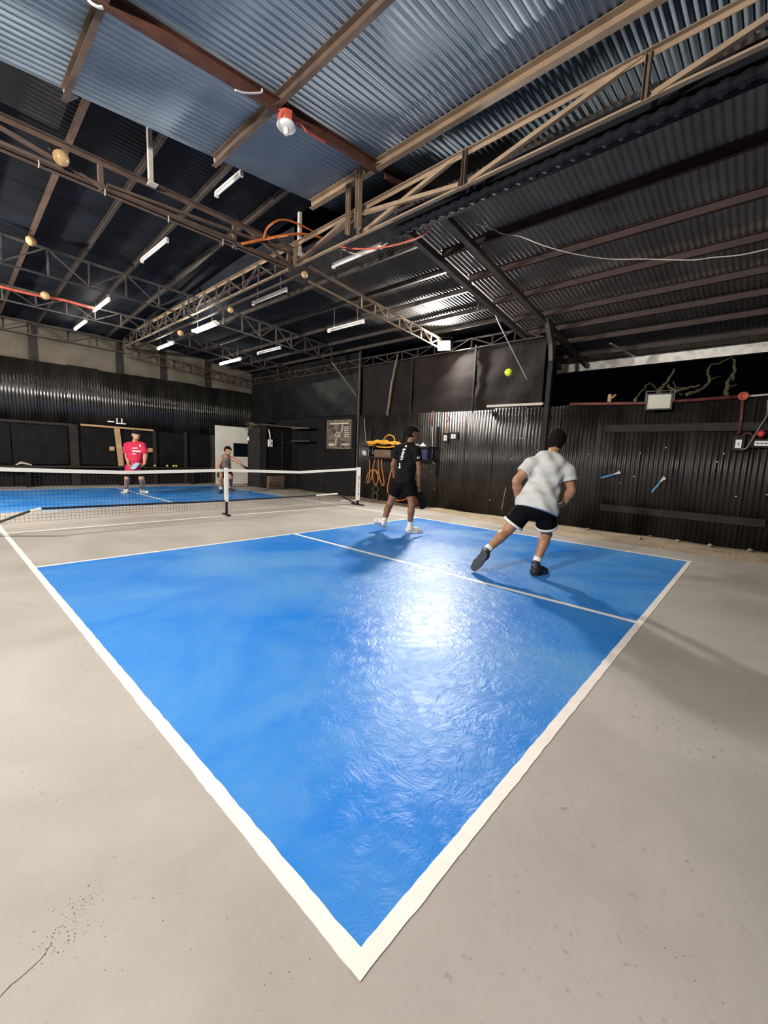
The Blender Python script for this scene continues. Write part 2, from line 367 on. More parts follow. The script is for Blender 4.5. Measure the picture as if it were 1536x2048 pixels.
P = [onz(u, v, .0) for u, v in ((-6, 2000), (20, 1972), (50, 1948), (85, 1915), (104, 1885))]
ck = MB().tube(P, [.0014, .0016, .0014, .0012, .0007], 6).build('crack', M['grit'], floor)
ck['label'] = 'curved hairline crack in the slab'

# ================================================================== ROOFS
# near bay: blue-grey sheets that rise to the right, from behind the camera to y = 5.05
def zb(x): return 4.645+0.108*x
ceil = struct('ceiling', (1, 1, 4.7)); ceil['label'] = 'blue-grey corrugated roof over the near half of the court'
Lb = 9.2; sl = math.atan(0.108)
for k in range(11):
    y1 = 5.05-k*0.74
    link('roof_sheet', sheet_mesh(Lb, 0.80, 'roof_blue'), None, ceil, (-3.8, y1-0.80, zb(-3.8)+0.003*(k % 2)), (0, -sl, 0))
for x, m, w in [(-1.0, 'truss', .05), (0.60, 'truss', .05), (2.13, 'truss', .055), (3.66, 'tan_steel', .075), (5.1, 'truss', .05)]:
    z = zb(x)-0.075
    y_end = 5.02
    MB().chan((x, -3.6, z), (x, y_end, z), w, 0.12, 0.007, sx=-1).build('purlin', M[m], ceil)
    if x in (0.60, 2.13, 3.66):                 # cut pale end plate of the purlin
        t = MB(); t.add([(x-.01, y_end, z-.06), (x+.10, y_end, z+.05), (x-.03, y_end, z+.05), (x-.01, y_end+.006, z-.06), (x+.10, y_end+.006, z+.05), (x-.03, y_end+.006, z+.05)],
                        [(0, 1, 2), (5, 4, 3), (0, 3, 4, 1), (1, 4, 5, 2), (2, 5, 3, 0)])
        t.build('purlin_end_plate', M['white_steel'], ceil)
for yy in (3.62, -0.6):
    MB().chan((-3.6, yy, zb(-3.6)-.125), (3.58, yy, zb(3.58)-.125), 0.055, 0.13, 0.007).build('rafter', M['rust'], ceil)
    MB().chan((3.75, yy, zb(3.75)-.125), (5.4, yy, zb(5.4)-.125), 0.055, 0.13, 0.007).build('rafter', M['rust'], ceil)

# far bay left of the girder: black sheets that fall slowly to the back wall
def zf(y): return 5.13-0.066*(y-5.0)
ceil2 = struct('ceiling.001', (1, 9, 4.8)); ceil2['label'] = 'black corrugated roof over the far half of the court'
def plane_sheet(parent, x0, x1, y0, y1, zfun, m, pitch=0.076):
    """one corrugated sheet, corrugation running along x, between y0 and y1 on the surface z = zfun(x, y)"""
    n = int(round((y1-y0)/pitch*6)); vs = []; fs = []
    for i in range(n+1):
        y = y0+(y1-y0)*i/n; c = 0.009*math.sin(2*math.pi*y/pitch)
        vs += [(x0, y, zfun(x0, y)+c), (x1, y, zfun(x1, y)+c)]
    for i in range(n): fs.append((2*i, 2*i+1, 2*i+3, 2*i+2))
    b = MB(); b.v = vs; b.f = fs
    return b.build('roof_sheet', M[m], parent, smooth=True)
y = 4.85
k = 0
while y < 14.7:
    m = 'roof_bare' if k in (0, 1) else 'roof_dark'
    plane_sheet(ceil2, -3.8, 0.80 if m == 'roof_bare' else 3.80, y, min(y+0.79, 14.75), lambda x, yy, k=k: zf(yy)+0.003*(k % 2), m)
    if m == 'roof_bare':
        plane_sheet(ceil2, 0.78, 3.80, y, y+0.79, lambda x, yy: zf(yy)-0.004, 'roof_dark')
    y += 0.76; k += 1
for x in (-1.43, -0.65, 0.13, 0.91, 1.68, 2.47, 3.28):
    MB().chan((x, 4.9, zf(4.9)-.065), (x, 14.6, zf(14.6)-.065), 0.045, 0.10, 0.005, sx=-1).build('purlin', M['truss_dark' if x != 0.91 else 'truss'], ceil2)

MB().box(3.795, 3.815, 5.7, 14.6, 4.58, 4.95).build('closing_board', M['roof_dark'], ceil2)

# far bay right of the girder
def zr(x): return 4.60-0.072*(x-3.8)
ceil3 = struct('ceiling.002', (6, 9, 4.4)); ceil3['label'] = 'black corrugated roof right of the long girder'
y = 3.62; k = 0
while y < 14.7:
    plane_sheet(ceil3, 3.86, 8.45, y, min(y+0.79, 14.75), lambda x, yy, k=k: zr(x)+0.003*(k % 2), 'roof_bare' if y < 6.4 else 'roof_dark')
    y += 0.76; k += 1
for x in (4.75, 5.62, 6.42, 7.28, 7.92):
    MB().chan((x, 3.66, zr(x)-.062), (x, 14.6, zr(x)-.062), 0.045, 0.085, 0.005, sx=-1).build('purlin', M['truss_dark'], ceil3)

# lean-to on the right, falling outwards over the fence to a galvanised eave
def zl(x): return 4.50-0.12*(x-4.1)
ceil4 = struct('ceiling.003', (6, 1, 4.2)); ceil4['label'] = 'grey corrugated lean-to roof over the right-hand fence'
y = 3.60-0.80
for k in range(9):
    plane_sheet(ceil4, 3.92, 10.5, y, y+0.80, lambda x, yy, k=k: zl(x)+0.003*(k % 2), 'roof_grey'); y -= 0.76
for x in (4.98, 5.78, 6.66, 7.52, 8.22, 8.95, 9.8):
    MB().chan((x, -3.4, zl(x)-.07), (x, 3.5, zl(x)-.07), 0.05, 0.11, 0.006, sx=-1).build('purlin', M['rust_dark'], ceil4)
for yy in (2.86, 3.48):
    MB().angle((4.05, yy, zl(4.05)-.20), (10.3, yy, zl(10.3)-.20), 0.09, 0.008, sx=-1).build('rafter', M['truss_grey'], ceil4)
fas = MB().box(10.46, 10.50, -3.4, 3.66, 3.51, 3.73); fas.box(10.38, 10.5, -3.4, 3.66, 3.495, 3.51)
fas.build('eave_fascia', M['silver'], ceil4)
MB().bar((9.3, 2.15, zl(9.3)-.10), (10.43, 1.9, 3.70), 0.05, 0.02).build('eave_strap', M['silver'], ceil4)
MB().bar((9.1, 3.2, zl(9.1)-.10), (10.43, 2.95, 3.70), 0.05, 0.02).build('eave_strap', M['truss_grey'], ceil4)
# black ribbed edge strip under the girder: a ribbed hose-like flashing and the black board below it
rib = MB(); n = 190
pts = []; rs = []
for i in range(n):
    yy = -3.2+6.6*i/(n-1); pts.append((3.86, yy, 4.19)); rs.append(0.060 if i % 4 < 2 else 0.046)
rib.tube(pts, rs, 10).build('ribbed_edge_roll', M['rib_black'], ceil4, smooth=False)
MB().box(3.90, 3.96, -3.3, 3.5, 4.16, 4.46).build('edge_board', M['rib_black'], ceil4)

# ================================================================== TRUSSES
def truss(name, label, A, B, h, nodes, m, w=0.045, zig=True, verts=True, group=None, side=1):
    """A, B: ends of the bottom chord; h: height at A and B; nodes: positions 0..1"""
    A = Vector(A); B = Vector(B)
    t = thing(name, label, 'truss', (A+B)/2, group)
    up = lambda s: Vector((0, 0, h[0]*(1-s)+h[1]*s)); P = lambda s: A.lerp(B, s)
    MB().angle(P(0), P(1), w, 0.006, sx=side, sy=1).build('bottom_chord', M[m], t)
    MB().angle(P(0)+up(0), P(1)+up(1), w, 0.006, sx=side, sy=-1).build('top_chord', M[m], t)
    d = (B-A).normalized()
    off = d.cross(Vector((0, 0, 1)))*0.012*side
    for i, s in enumerate(nodes):
        if verts:
            MB().angle(P(s)+off+Vector((0, 0, .01)), P(s)+up(s)+off-Vector((0, 0, .01)), w*0.8, 0.005, up=d, sx=1, sy=side).build('post', M[m], t)
        if zig and i+1 < len(nodes):
            s2 = nodes[i+1]
            a, b = (P(s)+Vector((0, 0, .02)), P(s2)+up(s2)-Vector((0, 0, .02))) if i % 2 == 0 else (P(s)+up(s)-Vector((0, 0, .02)), P(s2)+Vector((0, 0, .02)))
            MB().angle(a+off*2, b+off*2, w*0.75, 0.005, sx=side).build('diagonal', M[m], t)
    return t
def fr(a, b, n): return [a+(b-a)*i/(n-1) for i in range(n)]
GX = 3.72
# long girder, near length (coarse bays) and far length (dense bays)
g = thing('girder_truss', 'long brown lattice girder running from overhead to the back wall', 'truss', (GX, 6, 4.22))
MB().angle((GX, -3.2, 4.255), (GX, 14.5, 4.215), 0.05, 0.007, sx=-1).build('bottom_chord', M['tan_steel'], g)
MB().angle((GX, -3.2, 4.66), (GX, 14.5, 4.56), 0.05, 0.007, sx=-1, sy=-1).build('top_chord', M['tan_steel'], g)
ys = [-2.9, -1.15, 0.56, 2.32, 4.0, 5.5]
for i, yy in enumerate(ys):
    MB().chan((GX-.01, yy, 4.25), (GX-.01, yy, 4.62), 0.05, 0.045, 0.006, up=(0, 1, 0)).build('post', M['truss' if i < 4 else 'tan_steel'], g)
    if i+1 < len(ys):
        MB().angle((GX-.02, ys[i+1]-.05, 4.27), (GX-.02, yy+.05, 4.62), 0.045, 0.006, sx=-1).build('diagonal', M['tan_steel'], g)
MB().angle((GX-.05, 5.45, 4.27), (GX-.03, 4.05, 4.52), 0.045, 0.006, sx=-1).build('diagonal', M['truss'], g)
MB().angle((GX-.05, 3.95, 4.50), (GX-.03, 2.40, 4.28), 0.045, 0.006, sx=-1).build('diagonal', M['tan_steel'], g)
yy = 6.1; i = 0
while yy < 14.4:
    MB().bar((GX-.01, yy, 4.23), (GX-.01, yy, 4.57), 0.03, 0.03).build('post', M['truss_grey'], g)
    y2 = min(yy+.55, 14.4)
    a, b = ((GX-.02, yy, 4.24), (GX-.02, y2, 4.56)) if i % 2 == 0 else ((GX-.02, yy, 4.56), (GX-.02, y2, 4.24))
    MB().bar(a, b, 0.028, 0.028).build('diagonal', M['truss_grey'], g)
    yy += .55; i += 1
MB().bar((GX+.22, 5.6, 4.58), (GX+.22, 14.5, 4.56), .05, .05).build('rear_chord', M['truss_dark'], g)
MB().bar((GX+.22, 5.6, 4.24), (GX+.22, 14.5, 4.22), .04, .04).build('rear_chord', M['truss_dark'], g)
# post that carries the near roof beam on the girder
p = MB().chan((3.60, 3.90, 4.26), (3.60, 3.90, 5.02), 0.07, 0.06, 0.006, up=(0, 1, 0)); p = p.build('roof_post', M['tan_steel'])
tag(p, 'short tan steel post between the girder and the near roof beam', 'post')
p = MB().chan((3.60, 4.12, 4.26), (3.60, 4.12, 4.90), 0.05, 0.05, 0.006, up=(0, 1, 0)).build('roof_post', M['tan_steel'])
tag(p, 'slimmer tan steel post just beyond the roof beam post', 'post')
# cross trusses left of the girder
T = thing('cross_truss', 'nearest brown cross truss meeting the girder left of the orange hose', 'truss', (1.0, 5.55, 4.14))
MB().angle((-3.4, 5.55, 4.12), (GX-.03, 5.55, 4.20), 0.06, 0.007, sx=1).build('bottom_chord', M['truss'], T)
MB().angle((-3.4, 5.61, 4.10), (GX-.03, 5.61, 4.185), 0.045, 0.007, sx=1).build('bottom_chord', M['truss'], T)
MB().angle((-3.4, 5.55, 4.40), (GX-.03, 5.55, 4.52), 0.055, 0.007, sx=1, sy=-1).build('top_chord', M['truss'], T)
for x in (-2.3, -0.65, 1.0, 2.66, 3.6):
    MB().chan((x, 5.54, 4.14), (x, 5.54, 4.47), 0.05, 0.05, 0.006, up=(1, 0, 0)).build('post', M['truss'], T)
for a, b in [((-2.3, 4.14), (-.65, 4.44)), ((-.65, 4.44), (1.0, 4.15)), ((1.0, 4.16), (2.66, 4.21)), ((1.05, 4.20), (GX-.1, 4.40)), ((2.66, 4.48), (3.6, 4.22))]:
    MB().angle((a[0], 5.53, a[1]), (b[0], 5.53, b[1]), 0.05, 0.006).build('diagonal', M['truss'], T)
for x in (-.2, .42, 1.02, 1.72, 2.45):
    MB().tube([(x, 5.50, 4.17), (x+.004, 5.495, 4.13), (x-.003, 5.50, 4.09)], 0.006, 6).build('cable_tie', M['white_steel'], T)
for x in (1.52, 3.76):
    zt = zf(5.45)-0.02
    p = MB().chan((x, 5.47, 4.44), (x, 5.47, zt), 0.05, 0.05, 0.005, up=(1, 0, 0)); p.box(x-.04, x+.06, 5.42, 5.52, 4.43, 4.445)
    p = p.build('roof_strut', M['white_steel']); tag(p, 'pale steel strut rising from the nearest cross truss%s' % (' above the round lamp' if x < 2 else ' where it meets the girder'), 'strut')
truss('cross_truss', 'brown cross truss in mid-roof carrying the thin upright web bars', (-3.4, 9.15, 4.14), (GX-.03, 9.15, 4.08), (.50, .46), fr(0.03, 0.97, 12), 'truss_grey', .035)
truss('cross_truss', 'far cross truss with orange cable running along its top', (-3.4, 11.84, 4.20), (GX-.03, 11.84, 4.17), (.34, .34), fr(0.03, 0.97, 13), 'truss_grey', .035)
truss('wall_truss', 'dark truss against the cement band of the back wall', (-3.4, 14.42, 4.10), (GX-.03, 14.42, 4.06), (.34, .34), fr(0.03, 0.97, 11), 'truss_dark', .035)
truss('wall_truss', 'dark truss against the back wall right of the girder', (GX+.05, 14.42, 3.95), (8.2, 14.42, 3.62), (.30, .30), fr(0.03, 0.97, 9), 'truss_dark', .035)
# right of the girder
truss('cross_truss', 'cross truss right of the girder that ends at the lit floodlight', (4.0, 5.55, 4.10), (7.95, 5.55, 3.84), (.26, .24), fr(0.32, 0.99, 8), 'tan_steel', .035)
K2 = truss('cross_truss', 'grey-brown cross truss right of the girder with a knee brace', (GX+.3, 9.0, 4.02), (7.5, 9.0, 3.86), (.42, .42), fr(0.05, 0.98, 8), 'truss_grey', .04)
MB().bar((7.45, 9.0, 3.86), (8.02, 8.52, 2.95), 0.045, 0.045).build('knee_brace', M['truss_grey'], K2)
truss('cross_truss', 'farthest cross truss right of the girder above the lit tubes', (GX+.3, 11.84, 4.10), (8.1, 11.84, 3.80), (.34, .30), fr(0.03, 0.97, 9), 'truss_dark', .035)
truss('eave_truss', 'long lattice beam along the top of the right-hand wall', (8.12, 3.1, 3.78), (8.12, 14.4, 3.78), (.24, .24), fr(0.01, 0.99, 22), 'truss_dark', .03, side=-1)

# ================================================================== RIGHT WALL
wr = struct('wall_right', (8.1, 5, 0)); wr['label'] = 'fence of black painted corrugated sheets along the right side'
SH = {}
def vsheet(parent, axis, pos, lo, wid, z0, z1, m, jig=0.0):
    """a corrugated sheet standing upright; axis 'x': faces -x at x = pos, spans y; axis 'y': faces -y at y = pos, spans x"""
    me = sheet_mesh(z1-z0, wid, m)
    if axis == 'x': rot = (0, -math.pi/2, 0); loc = (pos+jig, lo, z0)
    else: rot = (0, -math.pi/2, -math.pi/2); loc = (lo, pos+jig, z0)
    return link('wall_sheet', me, None, parent, loc, rot)
y = -3.3; k = 0
while y < 12.2:
    z1 = 2.36+random.choice((-.02, 0, .015, .03)); vsheet(wr, 'x', 8.10, y, 0.76, -0.02, z1, 'black_sheet', 0.012*(k % 2)+random.uniform(-.006, .006)); y += 0.735; k += 1
for (y0, y1, za, zb_, h) in [(-3.0, 1.75, 1.90, 1.90, .13), (-.67, 1.69, .42, .42, .125)]:
    b = MB().box(8.05, 8.085, y0, y1, za-h/2, za+h/2).build('plank', M['charcoal'], wr); b['label'] = 'dark grey plank nailed across the fence'
for (y0, y1) in [(3.05, 4.66), (4.68, 6.52), (6.54, 8.42)]:
    b = MB(); n = 10
    for j in range(n+1):
        for i in range(n+1):
            b.v.append((8.17+.012*math.sin(i*1.1+j*.7)+.008*math.sin(j*2.1), y0+(y1-y0)*i/n, 2.33+1.5*j/n))
    for j in range(n):
        for i in range(n): a = j*(n+1)+i; b.f.append((a, a+n+1, a+n+2, a+1))
    b.build('upper_panel', M['brown_tarp'], wr, smooth=True)
for y0 in (4.67, 6.53): MB().box(8.10, 8.14, y0-.02, y0+.02, 2.3, 3.85).build('upper_batten', M['charcoal'], wr)
MB().box(8.04, 8.09, 8.42, 8.47, 0, 4.3).build('column', M['truss_grey'], wr)
MB().box(8.14, 8.16, 8.5, 14.6, 2.3, 4.4).build('upper_backing', M['black_ply'], wr)
# black boards at the far end of the right wall
for (y0, y1) in [(8.50, 9.9), (9.92, 11.4), (11.42, 12.6)]:
    MB().box(8.02, 8.06, y0, y1, 0, 2.3).build('board', M['black_ply'], wr)
# black tarpaulin hung in the corner above the boards
tp = MB(); n = 16
for j in range(n+1):
    for i in range(n*2+1):
        s = i/(n*2); t = j/n; zt = 3.62*(1-s)+3.36*s
        tp.v.append((8.09+.007*math.sin(s*13+t*4)+.006*math.sin(s*23-t*9+2)+.005*math.sin(s*41+t*17), 8.52+s*4.6, 2.42+(zt-2.42)*t))
for j in range(n):
    for i in range(n*2): a = j*(n*2+1)+i; tp.f.append((a, a+n*2+1, a+n*2+2, a+1))
tp = tp.build('tarpaulin', M['tarp'], smooth=True); tag(tp, 'creased black tarpaulin hung high in the far right corner', 'tarpaulin')
light_dot_mesh = MB().lathe((0, 0, 0), (-1, 0, 0), [(.011, 0), (.009, .006), (.003, .009)], 8).mesh('light_dot')  # white discs stand in for tiny holes of light in the fence
for k in range(34):
    yy = random.uniform(-.8, 8.2); zz = random.uniform(.25, 2.15); link('light_dot', light_dot_mesh, M['white'], wr, (8.088, yy, zz))
# lean-to column with its flared head
c = thing('lean_to_column', 'grey steel column with flared head at the lean-to corner', 'column', (8.0, 2.86, 0))
MB().bar((8.02, 2.86, -.03), (8.02, 2.86, 3.3), .09, .09).build('shaft', M['charcoal'], c)
h = MB(); 
for z, a, b in ((3.25, 7.97, 8.07), (3.55, 7.90, 8.07), (3.98, 7.55, 7.80)):
    h.v += [(a, 2.82, z), (b, 2.82, z), (b, 2.90, z), (a, 2.90, z)]
for k in (0, 4):
    for i in range(4): h.f.append((k+i, k+(i+1) % 4, k+4+(i+1) % 4, k+4+i))
h.f += [(3, 2, 1, 0), (8, 9, 10, 11)]
h.build('flared_head', M['truss_grey'], c)
# pale rail lying on the fence top behind the ball
r_ = MB().bar((8.06, 4.25, 2.44), (8.02, 2.95, 2.42), .05, .05).build('rail', M['wire']); tag(r_, 'pale metal rail lying along the fence top near the column', 'rail')
b = MB().tube([onx(775, 831, 8.10), onx(783, 770, 8.08), onx(790, 735, 8.06), onx(796, 708, 8.03)], [.038, .033, .028, .02], 8).build('wooden_pole', M['bamboo'], smooth=True)
tag(b, 'crooked weathered wooden pole standing above the fence left of the floodlight', 'pole')

# ================================================================== BACK WALL
wb = struct('wall_back', (2.5, 14.6, 0)); wb['label'] = 'far end wall of corrugated sheet, black boards and a cement band'
x = -3.6; k = 0
while x < 8.2:
    vsheet(wb, 'y', 14.58, x, 0.76, 1.75, 3.46+random.uniform(-.015, .02), 'black_gloss', 0.012*(k % 2)); x += 0.735; k += 1
MB().box(-3.6, 8.3, 14.66, 14.8, 0, 4.62).build('cement_band', M['block'], wb)
for x in (-2.5, 1.55, 3.62, 4.9, 6.4): MB().box(x-.08, x+.08, 14.60, 14.66, 3.3, 4.5).build('pillar_stub', M['charcoal'], wb)
xs = [-3.6, -1.1, 0.95, 2.2, 3.42, 4.55, 5.55, 6.4]
for a, b_ in zip(xs[:-1], xs[1:]):
    MB().box(a+.012, b_-.012, 14.50, 14.53, 0.62, 1.74).build('board', M['black_ply'], wb)
    MB().box(a+.012, b_-.012, 14.47, 14.53, 0.0, 0.56).build('lower_board', M['black_ply'], wb)
MB().box(-3.6, 2.3, 14.44, 14.50, 1.73, 1.80).build('rail', M['charcoal'], wb)
for x in (2.32, 4.50, 5.50): MB().box(x-(.10 if x < 3 else .045), x+(.10 if x < 3 else .045), 14.40, 14.47, 0, 1.78).build('stud', M['charcoal'], wb)
# bench ledge with balls
ld = thing('wall_ledge', 'long black plank ledge along the back wall below the boards', 'shelf', (1.5, 14.2, .56))
MB().box(-3.4, 6.2, 14.02, 14.40, 0.545, 0.585).build('plank', M['charcoal'], ld)
for x in (-2.8, -.8, 1.2, 3.4, 5.6): MB().box(x-.03, x+.03, 14.05, 14.39, 0.0, 0.545).build('leg', M['black_ply'], ld)
fr_ = thing('timber_doorway', 'raw timber door frame on the back wall behind the red shirt', 'frame', (3.45, 14.4, .6))
MB().bar((2.50, 14.42, 1.79), (4.47, 14.42, 1.77), .05, .055).build('lintel', M['wood'], fr_)
MB().bar((3.42, 14.40, 1.76), (3.50, 14.40, .60), .15, .04, up=(0, 1, 0)).build('post', M['wood'], fr_)
for x in (3.27, 3.62, 4.36): MB().box(x-.065, x+.065, 14.40, 14.45, 1.06, 1.19).build('block', M['wood'], fr_)
sh = thing('wall_bracket', 'small white bracket shelf with two prongs above the timber frame', 'bracket', (3.5, 14.45, 1.9))
MB().box(3.20, 3.36, 14.40, 14.5, 1.93, 1.965).build('plate', M['white'], sh)
MB().box(3.42, 3.68, 14.40, 14.5, 1.895, 1.925).build('plate', M['white'], sh)
for x in (3.45, 3.58): MB().box(x-.014, x+.014, 14.44, 14.47, 1.925, 2.07).build('prong', M['white'], sh)
def pball(c, label, group=None, r=0.037):
    m = MB().ball(c, r, 16, 10); o = m.build('pickleball', M['ball'], smooth=True); tag(o, label, 'ball', group)
    for k in range(12):
        z = 1-2*(k+.5)/12; ph = k*2.39996; d = Vector((math.sqrt(1-z*z)*math.cos(ph), math.sqrt(1-z*z)*math.sin(ph), z))
        MB().lathe(Vector(c)+d*r*.985, d, [(.0045, 0), (.0045, r*.03)], 8).build('hole', M['dark'], o)
    return o
for x, l in ((4.40, 'yellow-green ball on the back ledge, nearest to the red shirt'), (4.78, 'yellow-green ball on the back ledge, second from the red shirt'),
             (4.99, 'yellow-green ball on the back ledge, left one of the touching pair'), (5.07, 'yellow-green ball on the back ledge, farthest from the red shirt')):
    pball((x, 14.16, .622), l, 'balls on the back ledge')
pball(tuple(onx(1017, 745, 3.6)), 'yellow-green ball flying high in the air above the fence', None, 0.040)
# odds and ends on the ledge at the far left
o = MB(); o.tube([(0.98, 14.2, .60), (1.08, 14.16, .66), (1.2, 14.2, .63), (1.30, 14.15, .60)], [.02, .035, .03, .02], 8)
o = o.build('cloth_rag', M['wire'], smooth=True); tag(o, 'small crumpled pale rag on the back ledge at far left', 'rag')
# cream partition panel with a dark window, and the dark closet beside it
d1 = struct('door_1', (7.0, 14.0, 0)); d1['label'] = 'tall cream panel with a dark window behind the crouching player'
dp = MB(); dp.box(6.38, 7.66, 14.0, 14.05, 0, 1.0); dp.box(6.38, 7.05, 14.0, 14.05, 1.0, 1.5); dp.box(6.38, 7.66, 14.0, 14.05, 1.5, 2.09)
dp.build('panel', M['cream'], d1)
MB().box(7.05, 7.66, 14.02, 14.04, 1.0, 1.5).build('pane', M['glass_dark'], d1)
cl = thing('closet', 'dark boarded closet standing beside the cream panel', 'closet', (7.5, 12.2, 0))
MB().box(6.98, 7.02, 12.06, 12.85, 0, 2.08).build('side_board', M['charcoal'], cl)
MB().box(7.02, 7.62, 11.70, 11.74, .45, 2.0).build('front_board', M['black_ply'], cl)
MB().box(7.00, 7.06, 11.70, 12.06, 0, 2.05).build('corner_board', M['black_ply'], cl)
MB().box(7.62, 8.0, 11.70, 11.74, 0, 2.1).build('door_board', M['black_ply'], cl)
MB().box(7.60, 7.64, 11.68, 11.70, 0, 1.9).build('door_stile', M['charcoal'], cl)
MB().box(7.64, 8.0, 11.68, 11.70, 1.55, 1.59).build('door_rail', M['charcoal'], cl)
MB().box(6.98, 8.0, 11.70, 12.85, 2.05, 2.09).build('top_board', M['charcoal'], cl)
cr = thing('crate', 'brown slatted wooden crate at the foot of the dark closet', 'crate', (7.3, 11.6, 0))
for k in range(4): MB().box(7.02, 7.60, 11.52, 11.56, .02+k*.105, .115+k*.105).build('slat', M['crate'], cr)
MB().box(7.02, 7.60, 11.56, 11.69, 0.0, .42).build('body', M['crate'], cr)
sb = thing('switch_box', 'white switch box with grey pipe on the dark closet', 'switch', onx(541, 886, 7.2))
q = ony(541, 886, 11.66); 
MB().box(q.x-.08, q.x+.07, 11.64, 11.70, q.z-.12, q.z+.11).build('box', M['white'], sb)
MB().lathe((q.x-.01, 11.64, q.z), (0, -1, 0), [(.045, 0), (.04, .02), (.02, .03)], 14).build('knob', M['silver'], sb)
MB().tube([(q.x, 11.67, q.z+.11), (q.x-.02, 11.67, q.z+.3), (q.x-.06, 11.68, q.z+.45)], .02, 8).build('pipe', M['silver'], sb)
# rail of thin branches / cords between cream panel and the boards
o = MB().tube([(6.9, 12.9, 2.15), (7.2, 12.0, 2.14), (7.6, 11.5, 2.08), (7.95, 10.6, 2.05)], .018, 6).build('pole', M['truss_grey']); tag(o, 'thin grey pole resting across the top of the dark closet', 'pole')
o = MB()
for k in range(8):
    a = Vector((7.02+random.uniform(-.03, .1), 12.45+.05*k, 2.10)); b2 = a+Vector((random.uniform(-.22, -.08), random.uniform(-.1, .1), random.uniform(-.38, .18)))
    o.tube([a+Vector((.1, 0, .01)), a, (a+b2)/2+Vector((-.03, 0, .04)), b2], [.014, .014, .012, .006], 6)
o = o.build('twig_bundle', M['bamboo']); tag(o, 'bundle of dry twigs hanging at the corner of the cream panel', 'twigs')
lb = thing('bare_bulb', 'small white bulb hanging beside the cream panel', 'bulb', ony(497, 879, 12.8))
q = ony(497, 879, 12.8); MB().ball(q, .05, 12, 8).build('globe', M['white'], lb, smooth=True); MB().lathe(q+Vector((0, 0, .04)), (0, 0, 1), [(.025, 0), (.025, .06)], 10).build('socket', M['white'], lb)
# wall shelves in the far corner
for z, l in ((2.03, 'upper'), (1.62, 'lower')):
    s_ = thing('wall_shelf', '%s dark shelf with pale edge left of the framed poster' % l, 'shelf', (7.85, 10.6, z), 'shelves by the poster')
    MB().box(7.72, 8.02, 10.3, 11.3, z-.02, z+.015).build('board', M['black_ply'], s_); MB().box(7.70, 7.72, 10.35, 11.3, z-.02, z+.015).build('edge_strip', M['truss_grey'], s_)
    for yy in (10.35, 11.2): MB().bar((7.98, yy, z-.02), (7.78, yy, z-.02), .02, .03).build('bracket', M['charcoal'], s_)
# poster
q0 = onx(656, 843, 7.98); q1 = onx(700, 896, 7.98)
ps = thing('poster', 'framed sepia photograph print hung on the dark boards', 'poster', ((q0+q1)/2))
ya, yb, za, zc = q1.y, q0.y, q1.z, q0.z
MB().box(7.99, 8.02, ya, yb, za, zc).build('print', M['poster'], ps)
for a in ((ya, yb, za-.03, za), (ya, yb, zc, zc+.03), (ya-.03, ya, za-.03, zc+.03), (yb, yb+.03, za-.03, zc+.03)):
    MB().box(7.97, 8.02, *a).build('frame_strip', M['bamboo'], ps)
pm = [(.05, .3, .06, .16), (.62, .95, .10, .16), (.35, .55, .42, .48), (.72, .93, .55, .58), (.72, .93, .62, .65), (.72, .93, .69, .72), (.72, .93, .48, .51), (.72, .93, .41, .44), (.72, .93, .76, .79), (.08, .9, .88, .93)]
for a, b2, c0, c1 in pm:
    MB().box(7.985, 7.99, yb-(yb-ya)*b2, yb-(yb-ya)*a, za+(zc-za)*c0, za+(zc-za)*c1).build('printed_mark', M['wire'], ps)
fig = MB(); Pq = lambda s, t: (7.987, yb-(yb-ya)*s, za+(zc-za)*t)
for a, b2 in (((.36, .12), (.40, .5)), ((.30, .45), (.42, .60)), ((.42, .60), (.52, .52)), ((.52, .52), (.66, .68)), ((.60, .62), (.66, .85))): fig.bar(Pq(*a), Pq(*b2), .035, .004, up=(1, 0, 0))
fig.build('printed_figure', M['wire'], ps)

# ================================================================== LEFT WALL (beside the camera, out of frame)
wl = struct('wall_left', (-3.4, 5, 0)); wl['label'] = 'corrugated wall left of the court'
y = -3.3; k = 0
while y < 14.5:
    vsheet(wl, 'x', -3.40, y, 0.76, 0.0, 4.2, 'black_sheet', .012*(k % 2)); y += .735; k += 1

# ================================================================== NET
NYY = 6.76
net = thing('pickleball_net', 'portable net with white tape and black frame across the court', 'net', (3.1, NYY, 0))
TX = [-.36, .03, 1.46, 3.1, 4.75, 6.5]; TZ = [.91, .865, .825, .868, .832, .914]
def tz(x): return float(np.interp(x, TX, TZ))
xsn = fr(-.36, 6.5, 40)
tm = MB()
for i, x in enumerate(xsn):
    z = tz(x); tm.v += [(x, NYY-.006, z), (x, NYY+.006, z), (x, NYY+.006, z-.052), (x, NYY-.006, z-.052)]
for i in range(len(xsn)-1):
    a = i*4
    for k in range(4): tm.f.append((a+k, a+4+k, a+4+(k+1) % 4, a+(k+1) % 4))
tm.build('top_tape', M['tape'], net)
nm = MB(); x = -.33
while x < 6.48:
    nm.bar((x, NYY, .13), (x, NYY, tz(x)-.05), .0026, .0026); x += .047
for k in range(15):
    s = k/15
    for a, b_ in zip(xsn[:-1:3], xsn[3::3]):
        za = .13+(tz(a)-.18)*s; zb2 = .13+(tz(b_)-.18)*s; nm.bar((a, NYY, za), (b_, NYY, zb2), .0026, .0026)
nm = nm.build('netting', M['netblack'], net); nm['label'] = 'fine black square netting'
MB().box(6.455, 6.545, NYY-.028, NYY+.028, .12, .93).build('side_sleeve', M['tape'], net)
prn = MB()
for k in range(11):
    z = .25+k*.045; wv = random.choice((.012, .018, .022)); prn.box(6.475, 6.475+wv*2, NYY-.0295, NYY-.028, z, z+random.choice((.012, .02, .028)))
prn.build('sleeve_print', M['print'], net)
